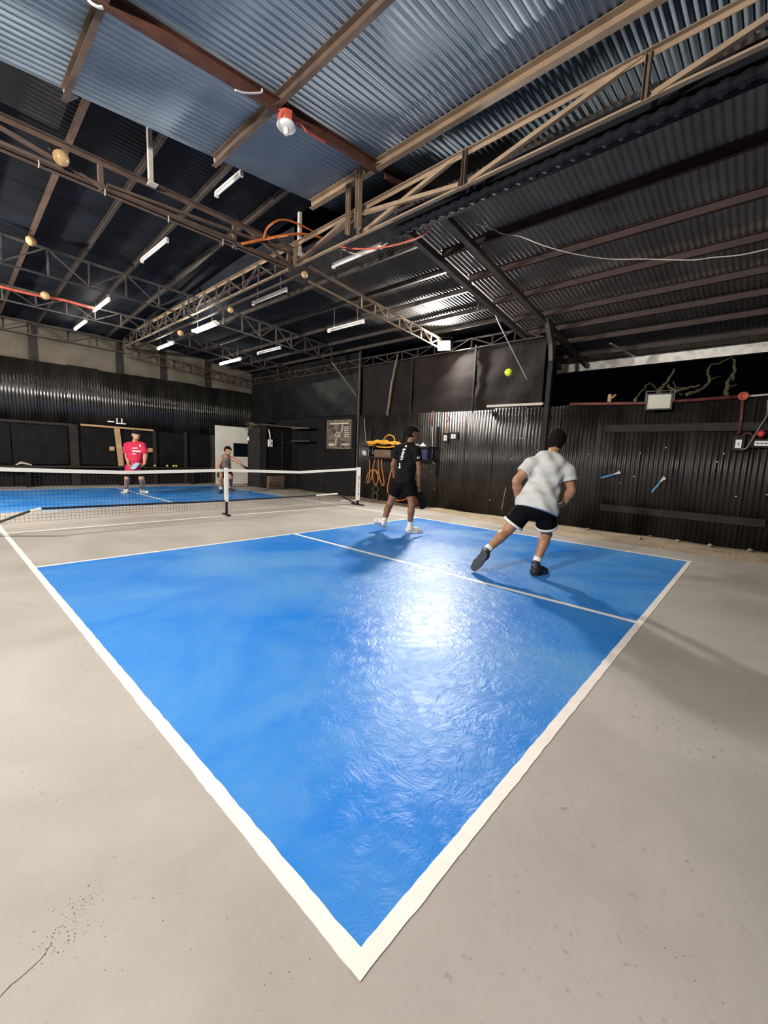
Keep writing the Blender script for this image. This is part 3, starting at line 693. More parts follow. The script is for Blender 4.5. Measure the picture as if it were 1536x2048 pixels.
MB().box(6.47, 6.53, NYY-.02, NYY+.02, .02, .12).build('post', M['black_metal'], net)
MB().box(3.075, 3.135, NYY-.02, NYY+.02, .26, .885).build('centre_strap', M['tape'], net)
MB().box(3.085, 3.125, NYY-.012, NYY+.012, .02, .27).build('centre_post', M['black_metal'], net)
MB().box(-.40, -.34, NYY-.02, NYY+.02, .02, .92).build('post', M['tape'], net)
for x, l in ((6.5, .24), (3.1, .15), (-.37, .24)): MB().bar((x-.02, NYY-l, .018), (x+.02, NYY+l, .018), .05, .03).build('foot', M['black_metal'], net)
MB().tube([(.42, NYY, .30), (.9, NYY, .295), (3.1, NYY, .275), (5.2, NYY, .29)], .016, 8).build('frame_bar', M['black_metal'], net)
MB().tube([(5.2, NYY, .29), (5.83, NYY, .305)], .017, 8).build('frame_sleeve', M['tape'], net)
MB().tube([(.42, NYY, .30), (.30, NYY-.002, .275)], .019, 8).build('frame_sleeve', M['tape'], net)
MB().tube([(5.83, NYY, .305), (6.42, NYY, .05)], .016, 8).build('brace', M['black_metal'], net)
MB().tube([(.30, NYY, .275), (-.32, NYY, .03)], .016, 8).build('brace', M['black_metal'], net)
MB().tube([(5.95, NYY, .13), (6.46, NYY, .125)], .008, 6).build('bottom_cord', M['tape'], net)

# ================================================================== LAMPS AND CABLES
def tube_lamp(x, y0, y1, z, lit, label, twin=False, hang=None):
    t = thing('tube_lamp', label, 'lamp', (x, (y0+y1)/2, z), 'fluorescent tube lamps under the roof')
    MB().box(x-.018, x+.018, y0, y1, z, z+.025).build('channel', M['white'], t)
    for xx in ((x-.05, x+.05) if twin else (x,)):
        MB().tube([(xx, y0+.04, z-.03), (xx, y1-.04, z-.03)], 0.026 if lit else .017, 10).build('tube', M['tube_on' if lit else 'tube_off'], t, smooth=True)
    for yy in (y0+.02, y1-.02): MB().box(x-(.07 if twin else .024), x+(.07 if twin else .024), yy-.02, yy+.02, z-.055, z+.005).build('end_cap', M['white'], t)
    if hang:
        for yy in (y0+.2, y1-.2): MB().tube([(x, yy, z+.035), (x, yy, hang)], .005, 5).build('hanger', M['grey_wire'], t)
tube_lamp(2.53, 5.10, 5.85, 4.93, False, 'unlit tube lamp peeking out beyond the blue roof edge', hang=zf(5.5)-.02)
tube_lamp(2.44, 7.45, 8.72, 4.76, False, 'unlit tube lamp in the middle of the black roof left of the girder', hang=zf(8)-.02)
tube_lamp(2.43, 10.85, 12.15, 4.52, True, 'lit tube lamp crossing the far truss, brighter of the two at left', hang=zf(11.5)-.02)
tube_lamp(2.37, 12.6, 13.85, 4.36, True, 'lit tube lamp left of the girder nearest the back wall', hang=zf(13.2)-.02)
tube_lamp(4.13, 3.98, 5.08, 4.30, False, 'unlit tube lamp with loose wires just right of the girder crossing', hang=4.57)
tube_lamp(4.20, 6.5, 7.72, 4.28, False, 'unlit tube lamp right of the girder below the crossing', hang=4.55)
tube_lamp(5.73, 5.95, 7.1, 4.00, False, 'unlit tube lamp near the truss that ends at the floodlight', hang=zr(5.73)-.02)
tube_lamp(4.01, 8.95, 10.1, 4.08, True, 'lit double tube lamp right beside the girder', True, hang=4.57)
tube_lamp(4.13, 11.7, 12.85, 4.08, True, 'lit tube lamp beside the girder near its far end', hang=4.56)
tube_lamp(5.95, 11.4, 12.75, 3.98, True, 'lit tube lamp far right of the girder near the back wall', hang=zr(5.95)-.02)
tube_lamp(5.91, 9.25, 10.4, 3.98, False, 'unlit tube lamp under the truss with the knee brace', hang=zr(5.91)-.02)

def floodlight(i, label, loc, target, on=True, size=.30, name='floodlight'):
    L = Vector(loc); d = (Vector(target)-L).normalized(); q = d.to_track_quat('-Z', 'Y')
    a = q @ Vector((1, 0, 0)); b_ = q @ Vector((0, 1, 0)); t = thing(name, label, 'floodlight', L)
    def bx(m, c, sx, sy, sz):
        P = []
        for k in (-1, 1):
            for j in (-1, 1):
                for i2 in (-1, 1): P.append(c+a*sx*i2/2+b_*sy*j/2+d*sz*k/2)
        m.add(P, [(0, 2, 3, 1), (4, 5, 7, 6), (0, 1, 5, 4), (1, 3, 7, 5), (3, 2, 6, 7), (2, 0, 4, 6)]); return m
    w = size; h = size*.7
    bx(MB(), L-d*.075, w*1.12, h*1.15, .07).build('housing', M['black_metal'], t)
    bx(MB(), L-d*.033, w*.96, h*.96, .012).build('lens', M['flood_on' if on else 'flood_off'], t)
    for k in range(5): bx(MB(), L-d*.13+a*(k-2)*w*.2, .012, h*.9, .05).build('cooling_fin', M['black_metal'], t)
    m = MB(); m.bar(L-d*.075+a*w*.6, L-d*.075+a*w*.6+Vector((0, 0, .18)), .02, .012); m.bar(L-d*.075-a*w*.6, L-d*.075-a*w*.6+Vector((0, 0, .18)), .02, .012)
    m.bar(L-d*.075+a*w*.6+Vector((0, 0, .18)), L-d*.075-a*w*.6+Vector((0, 0, .18)), .02, .012); m.build('bracket', M['black_metal'], t)
    return t
FL = ['blazing floodlight on the right wall at the end of the cross truss', 'floodlight high on the left wall beside the near court',
      'floodlight high on the left wall beside the far court']
for i, (loc, tg, w_, c_) in enumerate(FLOODS):
    floodlight(i, FL[i], loc, tg)
MB().bar((8.0, 5.47, 3.93), (8.12, 5.47, 3.93), .04, .04).build('mounting_arm', M['tan_steel'], bpy.data.objects['floodlight'])
q = onx(1318, 803, 7.86)
floodlight(9, 'switched-off floodlight with pale lens on the pipe above the fence', q, q+Vector((-1, -.12, -.10)), False, .34)
# amber globe lamps
def globe(c, label, r=.075, dirn=(0, 0, -1)):
    c = Vector(c); d = Vector(dirn).normalized(); t = thing('globe_lamp', label, 'lamp', c, 'amber globe lamps on the trusses')
    MB().ball(c, r, 16, 10).build('globe', M['amber'], t, smooth=True)
    MB().lathe(c-d*r*.6, -d, [(r*.7, 0), (r*.6, .04), (.025, .09), (.025, .13)], 14).build('socket', M['black_metal'], t, smooth=True)
globe(ony(122, 316, 5.42), 'amber globe lamp on the nearest cross truss', .075, (.3, -.5, -.5))
globe(ony(62, 482, 9.0), 'amber globe lamp high on the middle truss at far left', .075, (.2, -.6, -.4))
globe(ony(90, 591, 11.7), 'amber globe lamp on the orange cable of the far truss', .085, (.2, -.6, -.4))
globe(onx(361, 666, 3.95), 'amber globe lamp low beside the girder between lit tubes', .075, (-.3, -.6, -.5))
globe(onx(461, 620, 3.95), 'dull amber globe lamp beside the girder above the double tube', .06, (-.3, -.6, -.5))
globe(onx(609, 549, 3.88), 'amber globe lamp just right of the girder crossing', .055, (-.3, -.6, -.5))
# red junction lamp holder under the blue roof
t = thing('lamp_holder', 'red octagonal junction box with a white lamp holder under the blue roof', 'lamp holder', (2.15, 3.5, 4.6))
q = Vector((2.22, 3.60, 4.635)); q = ony(573, 248, 3.58)
MB().lathe(q, (0, 0, 1), [(.090, -.01), (.096, .01), (.096, .085), (.07, .09)], 8).build('box', M['red_conduit'], t)
MB().lathe(q, (0, 0, -1), [(.096, .008), (.102, .022), (.092, .040), (.045, .048)], 20).build('holder', M['white'], t, smooth=True)
MB().lathe(q-Vector((0, 0, .046)), (0, 0, -1), [(.028, 0), (.028, .05), (.018, .055)], 12).build('plug', M['cream'], t, smooth=True)
MB().tube([q+Vector((0, 0, .09)), ony(575, 215, 3.58), ony(572, 197, 3.58)], .014, 8).build('conduit', M['red_conduit'], t)
MB().tube([q+Vector((.05, 0, .06)), ony(600, 245, 3.56), ony(612, 262, 3.56), ony(650, 285, 3.56)], .013, 8).build('conduit', M['red_conduit'], t)
def cable(name, pts, r, m, label, cat='cable', n=7):
    # smooth the polyline with a Catmull-Rom pass
    P = [Vector(p) for p in pts]; out = []
    for i in range(len(P)-1):
        p0, p1, p2, p3 = P[max(i-1, 0)], P[i], P[i+1], P[min(i+2, len(P)-1)]
        for k in range(6):
            s = k/6; out.append(0.5*((2*p1)+(p2-p0)*s+(2*p0-5*p1+4*p2-p3)*s*s+(3*p1-p0-3*p2+p3)*s**3))
    out.append(P[-1]); o = MB().tube(out, r, n).build(name, M[m], None, smooth=True)
    return tag(o, label, cat)
cable('orange_hose', [ony(483, 488, 5.50), ony(510, 482, 5.46), ony(560, 472, 5.44), ony(605, 468, 5.44), ony(650, 478, 5.44), ony(700, 492, 5.5)], .02, 'orange', 'orange conduit lying along the truss at the girder crossing')
cable('orange_hose', [ony(527, 478, 5.42), ony(535, 455, 5.40), ony(560, 440, 5.38), ony(590, 445, 5.40), ony(640, 470, 5.42)], .014, 'orange', 'looped orange cable arching above the girder crossing')
cable('orange_cable', [ony(0, 573, 11.78), ony(40, 583, 11.78), ony(85, 593, 11.78), ony(130, 601, 11.78), ony(188, 618, 11.78)], .03, 'red_conduit', 'orange-red cable along the far truss at left')
cable('white_wire', [ony(470, 180, 3.4), ony(490, 186, 3.4), ony(515, 186, 3.4), ony(524, 184, 3.4), ony(524, 178, 3.4)], .008, 'white', 'short bent white wire under the brown rafter')
cable('white_wire', [ony(175, -2, 3.2), ony(185, 8, 3.2), ony(196, 14, 3.2), ony(205, 15, 3.2)], .010, 'white', 'white cable end curling at the top of the brown rafter')
cable('red_cable', [onx(680, 494, 3.9), onx(730, 498, 3.9), onx(790, 490, 4.0), onx(845, 470, 4.1), onx(870, 440, 4.1), onx(884, 424, 4.0)], .012, 'red_conduit', 'red-brown cable hanging from the girder to the lean-to rafter')
cable('pale_wire', [onx(684, 498, 3.95), onx(712, 508, 3.95), onx(745, 503, 3.95), onx(775, 486, 4.0)], .008, 'wire', 'pale loose wire hooked around the near tube lamp')
cable('pale_wire', [onx(945, 445, 4.7), onx(985, 458, 4.8), onx(1003, 467, 4.9), onx(1040, 473, 5.0), onx(1090, 492, 5.1), onx(1150, 508, 5.3), onx(1220, 518, 5.6), onx(1290, 518, 5.6), onx(1380, 520, 5.5), onx(1425, 515, 5.5), onx(1480, 510, 5.5), onx(1536, 498, 5.4)], .006, 'wire', 'thin pale wire sagging under the lean-to roof')
cable('grey_wire', [onx(960, 580, 7.2), onx(985, 615, 7.4), onx(1000, 650, 7.6), onx(1030, 710, 7.9), onx(1055, 760, 8.0)], .014, 'grey_wire', 'grey cable sloping down from the lean-to rafter to the wall')
cable('grey_wire', [onx(963, 580, 7.1), onx(958, 605, 7.1), onx(955, 618, 7.1)], .010, 'grey_wire', 'short grey wire end hanging under the lean-to rafter')

# fence services on the right
pipe = thing('conduit_pipe', 'maroon pipe running along the top of the right fence', 'pipe', onx(1350, 800, 8.03))
MB().tube([onx(1140, 808, 8.05), onx(1300, 806, 8.05), onx(1487, 793, 8.05)], .028, 10).build('pipe', M['maroon'], pipe, smooth=True)
MB().tube([onx(1487, 793, 8.05), onx(1536, 789, 8.05), onx(1640, 782, 8.05)], .016, 8).build('pale_pipe', M['wire'], pipe, smooth=True)
q = onx(1487, 792, 8.0); MB().lathe(q, (-1, 0, 0), [(.062, -.05), (.066, 0), (.05, .008), (.046, -.02)], 18).build('junction_ring', M['red_conduit'], pipe, smooth=True)
MB().tube([q+Vector((.02, 0, -.06)), onx(1483, 835, 8.03), onx(1478, 868, 8.03)], .020, 8).build('drop_pipe', M['maroon'], pipe, smooth=True)
def outlet(u, v, w, h, label, x=8.04, slots=1, plate='white'):
    q = onx(u, v, x); t = thing('outlet_box', label, 'outlet', q)
    MB().box(x-.02, x+.05, q.y-w*.95, q.y+w*.95, q.z-h*.85, q.z+h*.95).build('back_board', M['charcoal'], t)
    MB().box(x-.035, x-.02, q.y-w/2, q.y+w/2, q.z-h/2, q.z+h/2).build('plate', M[plate], t)
    for k in range(slots):
        yy = q.y+(k-(slots-1)/2)*w*.28; MB().box(x-.039, x-.035, yy-w*.1, yy+w*.1, q.z-h*.14, q.z+h*.14).build('socket', M['dark'], t)
    return q
outlet(1477, 888, .075, .13, 'white wall socket under the maroon drop pipe on the fence')
outlet(1524, 887, .17, .075, 'wide three-gang outlet with red plug at the right edge', slots=3)
q = onx(1523, 868, 7.97); o = MB().lathe(q, (-.6, .3, .5), [(.02, -.04), (.045, -.02), (.05, .02), (.03, .05)], 12).build('plug', M['red_plastic'], smooth=True); tag(o, 'red plug adapter above the wide outlet at the right edge', 'plug')
cable('grey_cable', [onx(1480, 897, 8.0), onx(1492, 897, 7.98), onx(1505, 878, 7.98), onx(1522, 850, 7.98), onx(1534, 830, 7.98), onx(1536, 800, 7.98)], .012, 'grey_wire', 'grey cable rising from the wall socket at the right edge')
cable('red_cable', [onx(1482, 872, 8.0), onx(1495, 866, 7.98), onx(1504, 870, 7.98), onx(1507, 878, 7.98)], .010, 'maroon', 'short maroon cable arching over the wall socket')
outlet(892, 876, .085, .13, 'white wall socket on the fence behind the black-shirted player')
outlet(908, 873, .13, .10, 'second outlet with pale cover just right of the wall socket on the fence')
cable('red_cable', [onx(893, 868, 7.98), onx(893, 850, 8.0), onx(897, 838, 8.0), onx(895, 826, 8.03)], .012, 'red_conduit', 'red-brown cable dropping to the pair of outlets on the fence')
cable('red_cable', [onx(866, 822, 8.03), onx(864, 835, 8.03), onx(861, 850, 8.03)], .010, 'red_conduit', 'short red cable hanging over the fence top behind the black shirt')
# blue rods on the fence
for (u0, v0, u1, v1, l) in ((1202, 956, 1230, 948, 'upper'), (1304, 984, 1322, 963, 'lower')):
    t = thing('wall_hook', '%s bright blue rod hooked on the right fence' % l, 'hook', onx(u1, v1, 8.0), 'blue rods on the fence')
    a = onx(u0, v0, 7.92); b_ = onx(u1, v1, 8.0)
    MB().tube([a, b_], .013, 8).build('rod', M['steel_blue'], t); e = b_+(b_-a).normalized()*.06
    MB().tube([b_, e, e+Vector((.03, 0, .03))], .018, 8).build('clamp', M['silver'], t); MB().ball(e+Vector((0, -.02, 0)), .022, 8, 6).build('screw', M['silver'], t)
# timber stub, branches beyond the fence
o = thing('timber_stub', 'sawn timber stub standing above the fence top', 'timber', onx(1219, 790, 8.15)); q = onx(1219, 803, 8.15)
MB().box(8.12, 8.17, q.y-.03, q.y+.03, q.z-.25, q.z+.13).build('post', M['wood'], o); MB().bar(q+Vector((0, -.02, .05)), q+Vector((0, -.10, .12)), .03, .03).build('side_piece', M['wood'], o)
def spline(P, n, jit=0.0):
    out = []
    for i in range(len(P)-1):
        p0, p1, p2, p3 = P[max(i-1, 0)], P[i], P[i+1], P[min(i+2, len(P)-1)]
        for k in range(n):
            s = k/n; out.append(0.5*((2*p1)+(p2-p0)*s+(2*p0-5*p1+4*p2-p3)*s*s+(3*p1-p0-3*p2+p3)*s**3)+Vector([random.uniform(-jit, jit) for _ in 'xyz']))
    return out+[P[-1]]
def branch(paths, label):
    m = MB(); u, v, x = paths[0][0][0]; q = onx(u, v, x); m.tube([(q.x+.05, q.y, -.05), (q.x+.02, q.y+.03, 1.4), tuple(q)], [paths[0][1]*1.6, paths[0][1]*1.3, paths[0][1]], 7)
    for pts, r in paths:
        P = [onx(u, v, x) for u, v, x in pts]; P = spline(P, 4, .014); m.tube(P, [r*.62*(1-.6*i/(len(P)-1))*random.uniform(.85, 1.2) for i in range(len(P))], 7)
    return tag(m.build('tree_branch', M['branch'], None, smooth=True), label, 'branch')
branch([([(1272, 798, 8.3), (1284, 782, 8.5), (1296, 768, 8.6), (1305, 770, 8.7), (1322, 783, 8.8), (1350, 788, 8.9)], .035)], 'crooked branch bending up left of the switched-off floodlight')
branch([([(1320, 780, 8.7), (1333, 765, 8.8), (1345, 748, 8.9), (1348, 738, 8.9)], .055), ([(1335, 770, 8.8), (1350, 782, 8.8), (1365, 790, 8.7)], .04)], 'thick forked branch stub rising behind the switched-off floodlight')
branch([([(1340, 788, 8.6), (1352, 775, 8.6), (1370, 778, 8.7), (1350, 772, 8.5), (1346, 762, 8.5)], .03), ([(1372, 790, 8.6), (1395, 782, 8.7), (1412, 772, 8.8), (1418, 760, 8.9), (1415, 745, 8.9), (1420, 732, 9.0), (1440, 725, 9.1), (1465, 715, 9.2)], .05),
        ([(1417, 760, 8.9), (1430, 755, 8.9), (1443, 752, 9.0)], .02), ([(1350, 783, 8.6), (1375, 776, 8.6), (1400, 770, 8.6)], .05)], 'long mossy branch snaking up to the right beyond the fence')
branch([([(1452, 792, 8.6), (1454, 770, 8.6), (1460, 755, 8.7)], .07), ([(1462, 760, 8.8), (1470, 738, 8.9), (1466, 718, 8.9)], .055), ([(1455, 775, 8.6), (1475, 768, 8.8)], .05)], 'thick brown trunk stub at the right end of the branches')
# stones along the fence foot
for i, (u, v) in enumerate([(1280, 1078), (1300, 1073), (1355, 1083), (1420, 1092), (1500, 1102), (1175, 1060)]):
    q = onz(u, v, -.03); s = MB(); s.lathe(q, (0.1*i, .2, 1), [(.01, -.02), (.04+.01*(i % 3), 0), (.03, .025), (.008, .04)], 7)
    o = s.build('stone', M['stone']); tag(o, 'small pale stone at the foot of the right fence, %s' % ('third from the grey-shirted player', 'second one from the grey shirt', 'below the lower blue rod', 'right of the lower blue rod', 'nearest the right edge', 'nearest the grey-shirted player')[i], 'stone', 'stones at the foot of the fence')
cable('thin_stick', [onx(1003, 1020, 7.95), onx(1012, 975, 8.03)], .012, 'bamboo', 'thin stick leaning on the fence behind the grey-shirted player', 'stick')

# shelf rack with the hose
rk = thing('wall_rack', 'dark wall rack on the fence behind the black-shirted player', 'rack', (7.85, 6.6, 1.2))
y0 = onx(868, 890, 7.85).y; y1 = onx(733, 890, 7.85).y
MB().box(7.66, 8.06, y0, y1, 1.47, 1.50).build('shelf_board', M['black_ply'], rk); MB().box(7.66, 8.06, y0, y1, 1.17, 1.20).build('shelf_board', M['charcoal'], rk)
for yy in (y0+.02, (y0+y1)/2, y1-.02): MB().box(7.98, 8.04, yy-.02, yy+.02, .75, 2.0).build('upright', M['charcoal'], rk)
MB().bar((7.68, y0, 1.485), (7.68, y1, 1.485), .012, .04).build('edge_strip', M['truss_grey'], rk)
hp = []
for i in range(170):
    t = i/170*2*math.pi*7.5; hp.append((7.85+.12*math.cos(t)+random.uniform(-.02, .02), y1-.62+.52*math.sin(t*.985)+random.uniform(-.04, .04), 1.525+.11*random.random()*(1-.5*abs(math.sin(t*.985)))+.05*i/170))
o = MB().tube(hp, .016, 6).build('hose_coil', M['hose'], smooth=True); tag(o, 'yellow-orange hose coiled in a heap on the wall rack', 'hose')
cable('hose_loop', [(7.85, y1-.62, 1.6), (7.84, y1-.70, 1.72), (7.83, y1-.85, 1.80), (7.84, y1-1.02, 1.75), (7.85, y1-1.08, 1.58)], .014, 'hose', 'single orange hose loop standing up from the coil on the rack', 'hose')
cable('yellow_hose', [(7.72, y1-.2, 1.51), (7.64, y1-.9, 1.46), (7.64, y1-1.3, 1.50), (7.7, y1-1.6, 1.57)], .016, 'hose', 'yellow hose strand drooping over the front of the rack', 'hose')
o = MB().box(7.75, 7.92, y1-1.42, y1-1.22, 1.50, 1.57).build('tin', M['cream']); tag(o, 'pale flat tin on the rack left of the player head', 'tin')
o = MB().box(7.75, 7.95, y0+.55, y0+.85, 1.50, 1.57).build('carton', M['cream']); tag(o, 'pale carton on the rack right of the player head', 'carton')
o = MB(); o.lathe((7.82, y0+.32, 1.50), (0, 0, 1), [(.09, 0), (.085, .03), (.03, .06), (.01, .1)], 12); o = o.build('lidded_pot', M['cream'], smooth=True); tag(o, 'small pale lidded pot near the right end of the rack', 'pot')
o = MB().box(7.72, 7.98, y1-1.05, y1-.45, 1.20, 1.40).build('tool_tray', M['crate']); tag(o, 'dark red tray of tools on the lower rack shelf', 'tray')
o = MB().box(7.72, 7.98, y1-1.52, y1-1.12, 1.20, 1.42).build('storage_bin', M['navy']); tag(o, 'navy blue bin on the lower rack shelf', 'bin')
o = MB().box(7.72, 7.98, y0+.1, y0+.65, 1.20, 1.43).build('storage_bin', M['navy']); tag(o, 'navy blue bin at the right end of the lower rack shelf', 'bin')
cy = y1-.55
cable('power_lead', [(7.8, cy+.35, 1.16), (7.76, cy+.30, .7), (7.75, cy+.36, .45), (7.76, cy+.22, .6), (7.75, cy+.1, .85), (7.75, cy-.05, .62), (7.76, cy+.05, .42), (7.77, cy+.2, .75), (7.78, cy+.12, 1.16)], .015, 'cord', 'orange cord bundle hanging below the rack, left strand', 'cord')
cable('power_lead', [(7.8, cy+.02, 1.16), (7.76, cy-.05, .8), (7.75, cy-.20, .45), (7.75, cy-.28, .50), (7.76, cy-.18, .85), (7.78, cy-.12, 1.16)], .015, 'cord', 'orange cord bundle hanging below the rack, long right strand', 'cord')
cable('power_lead', [(7.79, cy+.45, .5), (7.76, cy+.36, .72), (7.75, cy+.12, .84), (7.75, cy-.08, .72), (7.75, cy-.02, .5)], .015, 'cord', 'orange cord loop lying across the hanging bundle', 'cord')
rr = []
for i in range(25): a = i/24*2*math.pi; rr.append((7.84, cy+.12+.10*math.cos(a), .30+.10*math.sin(a)))
o = MB().tube(rr, .012, 6).build('wire_ring', M['crate']); tag(o, 'brown wire ring under the hanging orange cords', 'ring')
rr = [(p[0], p[1]+.01, p[2]-.20) for p in rr]
o = MB().tube(rr, .012, 6).build('wire_ring', M['bamboo']); tag(o, 'lower pale wire ring near the ground below the rack', 'ring')
cable('extension_lead', [onx(786, 930, 7.9), onx(778, 960, 7.85), onx(776, 985, 7.85), onx(790, 1000, 7.85), onx(812, 998, 7.85), onx(815, 985, 7.85)], .016, 'orange', 'orange-red cord hanging behind the black-shirted player legs', 'cord')
o = MB().box(7.85, 8.0, 6.0, 6.25, 0, .16).build('small_box', M['red_conduit']); tag(o, 'small red box on the dirt behind the black-shirted player', 'box')
fan = thing('clamp_fan', 'small dark clamp lamp at the left end of the wall rack', 'clamp lamp', onx(731, 905, 7.8)); q = onx(731, 905, 7.8)
MB().lathe(q, (-.8, 0, -.4), [(.03, -.06), (.05, -.02), (.085, .05), (.08, .055)], 14).build('shade', M['silver'], fan, smooth=True); MB().tube([q+Vector((.06, 0, .03)), q+Vector((.1, -.05, .15)), (7.98, y1-.02, 1.45)], .01, 6).build('arm', M['black_metal'], fan)
cable('hanging_string', [onx(729, 836, 8.085), onx(730, 860, 8.07), onx(732, 885, 8.0)], .008, 'wire', 'pale cord hanging at the left end of the rack', 'cord')
cable('hanging_string', [onx(864, 855, 8.0), onx(865, 890, 7.9), onx(864, 920, 7.9), onx(869, 928, 7.9)], .008, 'wire', 'pale cord hanging at the right end of the rack', 'cord')
# ================================================================== PEOPLE
def V3(p): return np.array(p, dtype=np.float32)
class SDF:
    """smooth union of tapered capsules and ellipsoids, meshed with surface nets"""
    def __init__(s, k=0.02): s.p = []; s.k = k; s.cut = []; s.wr = None; s.sub = []
    def cap(s, a, b, ra, rb=None): s.p.append(('c', V3(a), V3(b), ra, ra if rb is None else rb)); return s
    def ell(s, c, ax, r): s.p.append(('e', V3(c), np.array([V3(a) for a in ax]), V3(r))); return s
    def chain(s, pts, rs):
        for i in range(len(pts)-1): s.cap(pts[i], pts[i+1], rs[i], rs[i+1])
        return s
    def __call__(s, P):
        d = None
        for q in s.p:
            if q[0] == 'c':
                ab = q[2]-q[1]; L = max(float(ab @ ab), 1e-9); t = np.clip(((P-q[1]) @ ab)/L, 0, 1)
                e = np.linalg.norm(P-q[1]-t[:, None]*ab, axis=1)-(q[3]+(q[4]-q[3])*t)
            else:
                l = (P-q[1]) @ q[2].T; k0 = np.linalg.norm(l/q[3], axis=1); k1 = np.linalg.norm(l/(q[3]*q[3]), axis=1)
                e = k0*(k0-1)/np.maximum(k1, 1e-6)
            if d is None: d = e
            else:
                h = np.clip(0.5+0.5*(d-e)/s.k, 0, 1); d = d*(1-h)+e*h-s.k*h*(1-h)
        if s.wr is not None: d = d+s.wr(P)
        for f in s.cut: d = np.maximum(d, f(P))
        for q in s.sub:
            e = q(P); h = np.clip(0.5+0.5*(d-e)/s.k, 0, 1); d = d*(1-h)+e*h-s.k*h*(1-h)
        return d
    def bounds(s):
        lo = np.full(3, 1e9); hi = -lo
        for q in s.p:
            if q[0] == 'c':
                r = max(q[3], q[4]); lo = np.minimum(lo, np.minimum(q[1], q[2])-r); hi = np.maximum(hi, np.maximum(q[1], q[2])+r)
            else:
                r = float(q[3].max()); lo = np.minimum(lo, q[1]-r); hi = np.maximum(hi, q[1]+r)
        for q in s.sub: a, b = q.bounds(); lo = np.minimum(lo, a); hi = np.maximum(hi, b)
        return lo-.03, hi+.03
def half(p, n):
    p = V3(p); n = V3(n); n = n/np.linalg.norm(n); return lambda P: (P-p) @ n          # keeps the side the normal points away from
def ball_out(c, r): c = V3(c); return lambda P: r-np.linalg.norm(P-c, axis=1)
def surf(fn, h, name, m, parent):
    lo, hi = fn.bounds(); B = 6
    nb = np.ceil((hi-lo)/(h*B)).astype(int)+1; n = nb*B
    g = [np.arange(k) for k in nb]; bc = np.stack(np.meshgrid(*g, indexing='ij'), -1).reshape(-1, 3)
    cen = (lo+(bc*B+B/2-.5)*h).astype(np.float32); dc = fn(cen); act = np.abs(dc) < h*B*0.866*1.6+.01
    D = np.empty(n, np.float32)
    Db = D.reshape(nb[0], B, nb[1], B, nb[2], B).transpose(0, 2, 4, 1, 3, 5)
    blocks = np.repeat(np.where(dc < 0, -1.0, 1.0).astype(np.float32)[:, None], B**3, 1)
    off = np.stack(np.meshgrid(*[np.arange(B)]*3, indexing='ij'), -1).reshape(-1, 3)
    P = (lo+((bc[act]*B)[:, None, :]+off[None])*h).reshape(-1, 3).astype(np.float32)
    val = np.concatenate([fn(P[i:i+400000]) for i in range(0, len(P), 400000)]); blocks[act] = val.reshape(-1, B**3)
    D = blocks.reshape(nb[0], nb[1], nb[2], B, B, B).transpose(0, 3, 1, 4, 2, 5).reshape(n)
    S = D < 0
    c8 = [S[i:n[0]-1+i, j:n[1]-1+j, k:n[2]-1+k] for i in (0, 1) for j in (0, 1) for k in (0, 1)]
    cnt = sum(c.astype(np.int8) for c in c8); cells = np.argwhere((cnt > 0) & (cnt < 8))
    idx = -np.ones((n[0]-1, n[1]-1, n[2]-1), np.int64); idx[tuple(cells.T)] = np.arange(len(cells))
    acc = np.zeros((len(cells), 3)); num = np.zeros(len(cells))
    cor = [(i, j, k) for i in (0, 1) for j in (0, 1) for k in (0, 1)]
    for a in range(8):
        for b in range(a+1, 8):
            ca, cb = np.array(cor[a]), np.array(cor[b])
            if np.abs(ca-cb).sum() != 1: continue
            va = D[tuple((cells+ca).T)]; vb = D[tuple((cells+cb).T)]; x = (va < 0) != (vb < 0)
            t = np.where(x, va/(va-vb+1e-12), 0)[:, None]; acc += np.where(x[:, None], ca+(cb-ca)*t, 0); num += x
    verts = lo+(cells+acc/num[:, None])*h
    faces = []
    for ax in range(3):
        o = [1 if i == ax else 0 for i in range(3)]
        A = S[:n[0]-o[0], :n[1]-o[1], :n[2]-o[2]]; Bb = S[o[0]:, o[1]:, o[2]:]
        e = np.argwhere(A != Bb); u, v = [(1, 2), (2, 0), (0, 1)][ax]
        e = e[(e[:, u] > 0) & (e[:, v] > 0) & (e < np.array(idx.shape)).all(1)]
        du = np.zeros(3, int); du[u] = 1; dv = np.zeros(3, int); dv[v] = 1
        q = np.stack([idx[tuple((e-du-dv).T)], idx[tuple((e-dv).T)], idx[tuple(e.T)], idx[tuple((e-du).T)]], 1)
        ins = S[tuple(e.T)]; q = np.where(ins[:, None], q, q[:, ::-1]); faces.append(q[(q >= 0).all(1)])
    F = np.concatenate(faces)
    me = bpy.data.meshes.new(name)
    me.vertices.add(len(verts)); me.vertices.foreach_set('co', verts.astype(np.float32).ravel())
    me.loops.add(len(F)*4); me.loops.foreach_set('vertex_index', F.ravel().astype(np.int32))
    me.polygons.add(len(F)); me.polygons.foreach_set('loop_start', np.arange(0, len(F)*4, 4, dtype=np.int32))
    me.polygons.foreach_set('loop_total', np.full(len(F), 4, np.int32)); me.polygons.foreach_set('use_smooth', np.ones(len(F), bool))
    me.update(calc_edges=True); me.validate()
    # move the mesh so that its origin is at the parent's base
    off = Vector(parent.location if parent.parent is None else world_of(parent).translation)
    me.transform(Matrix.Translation(-off))
    return link(name, me, m, parent, off)

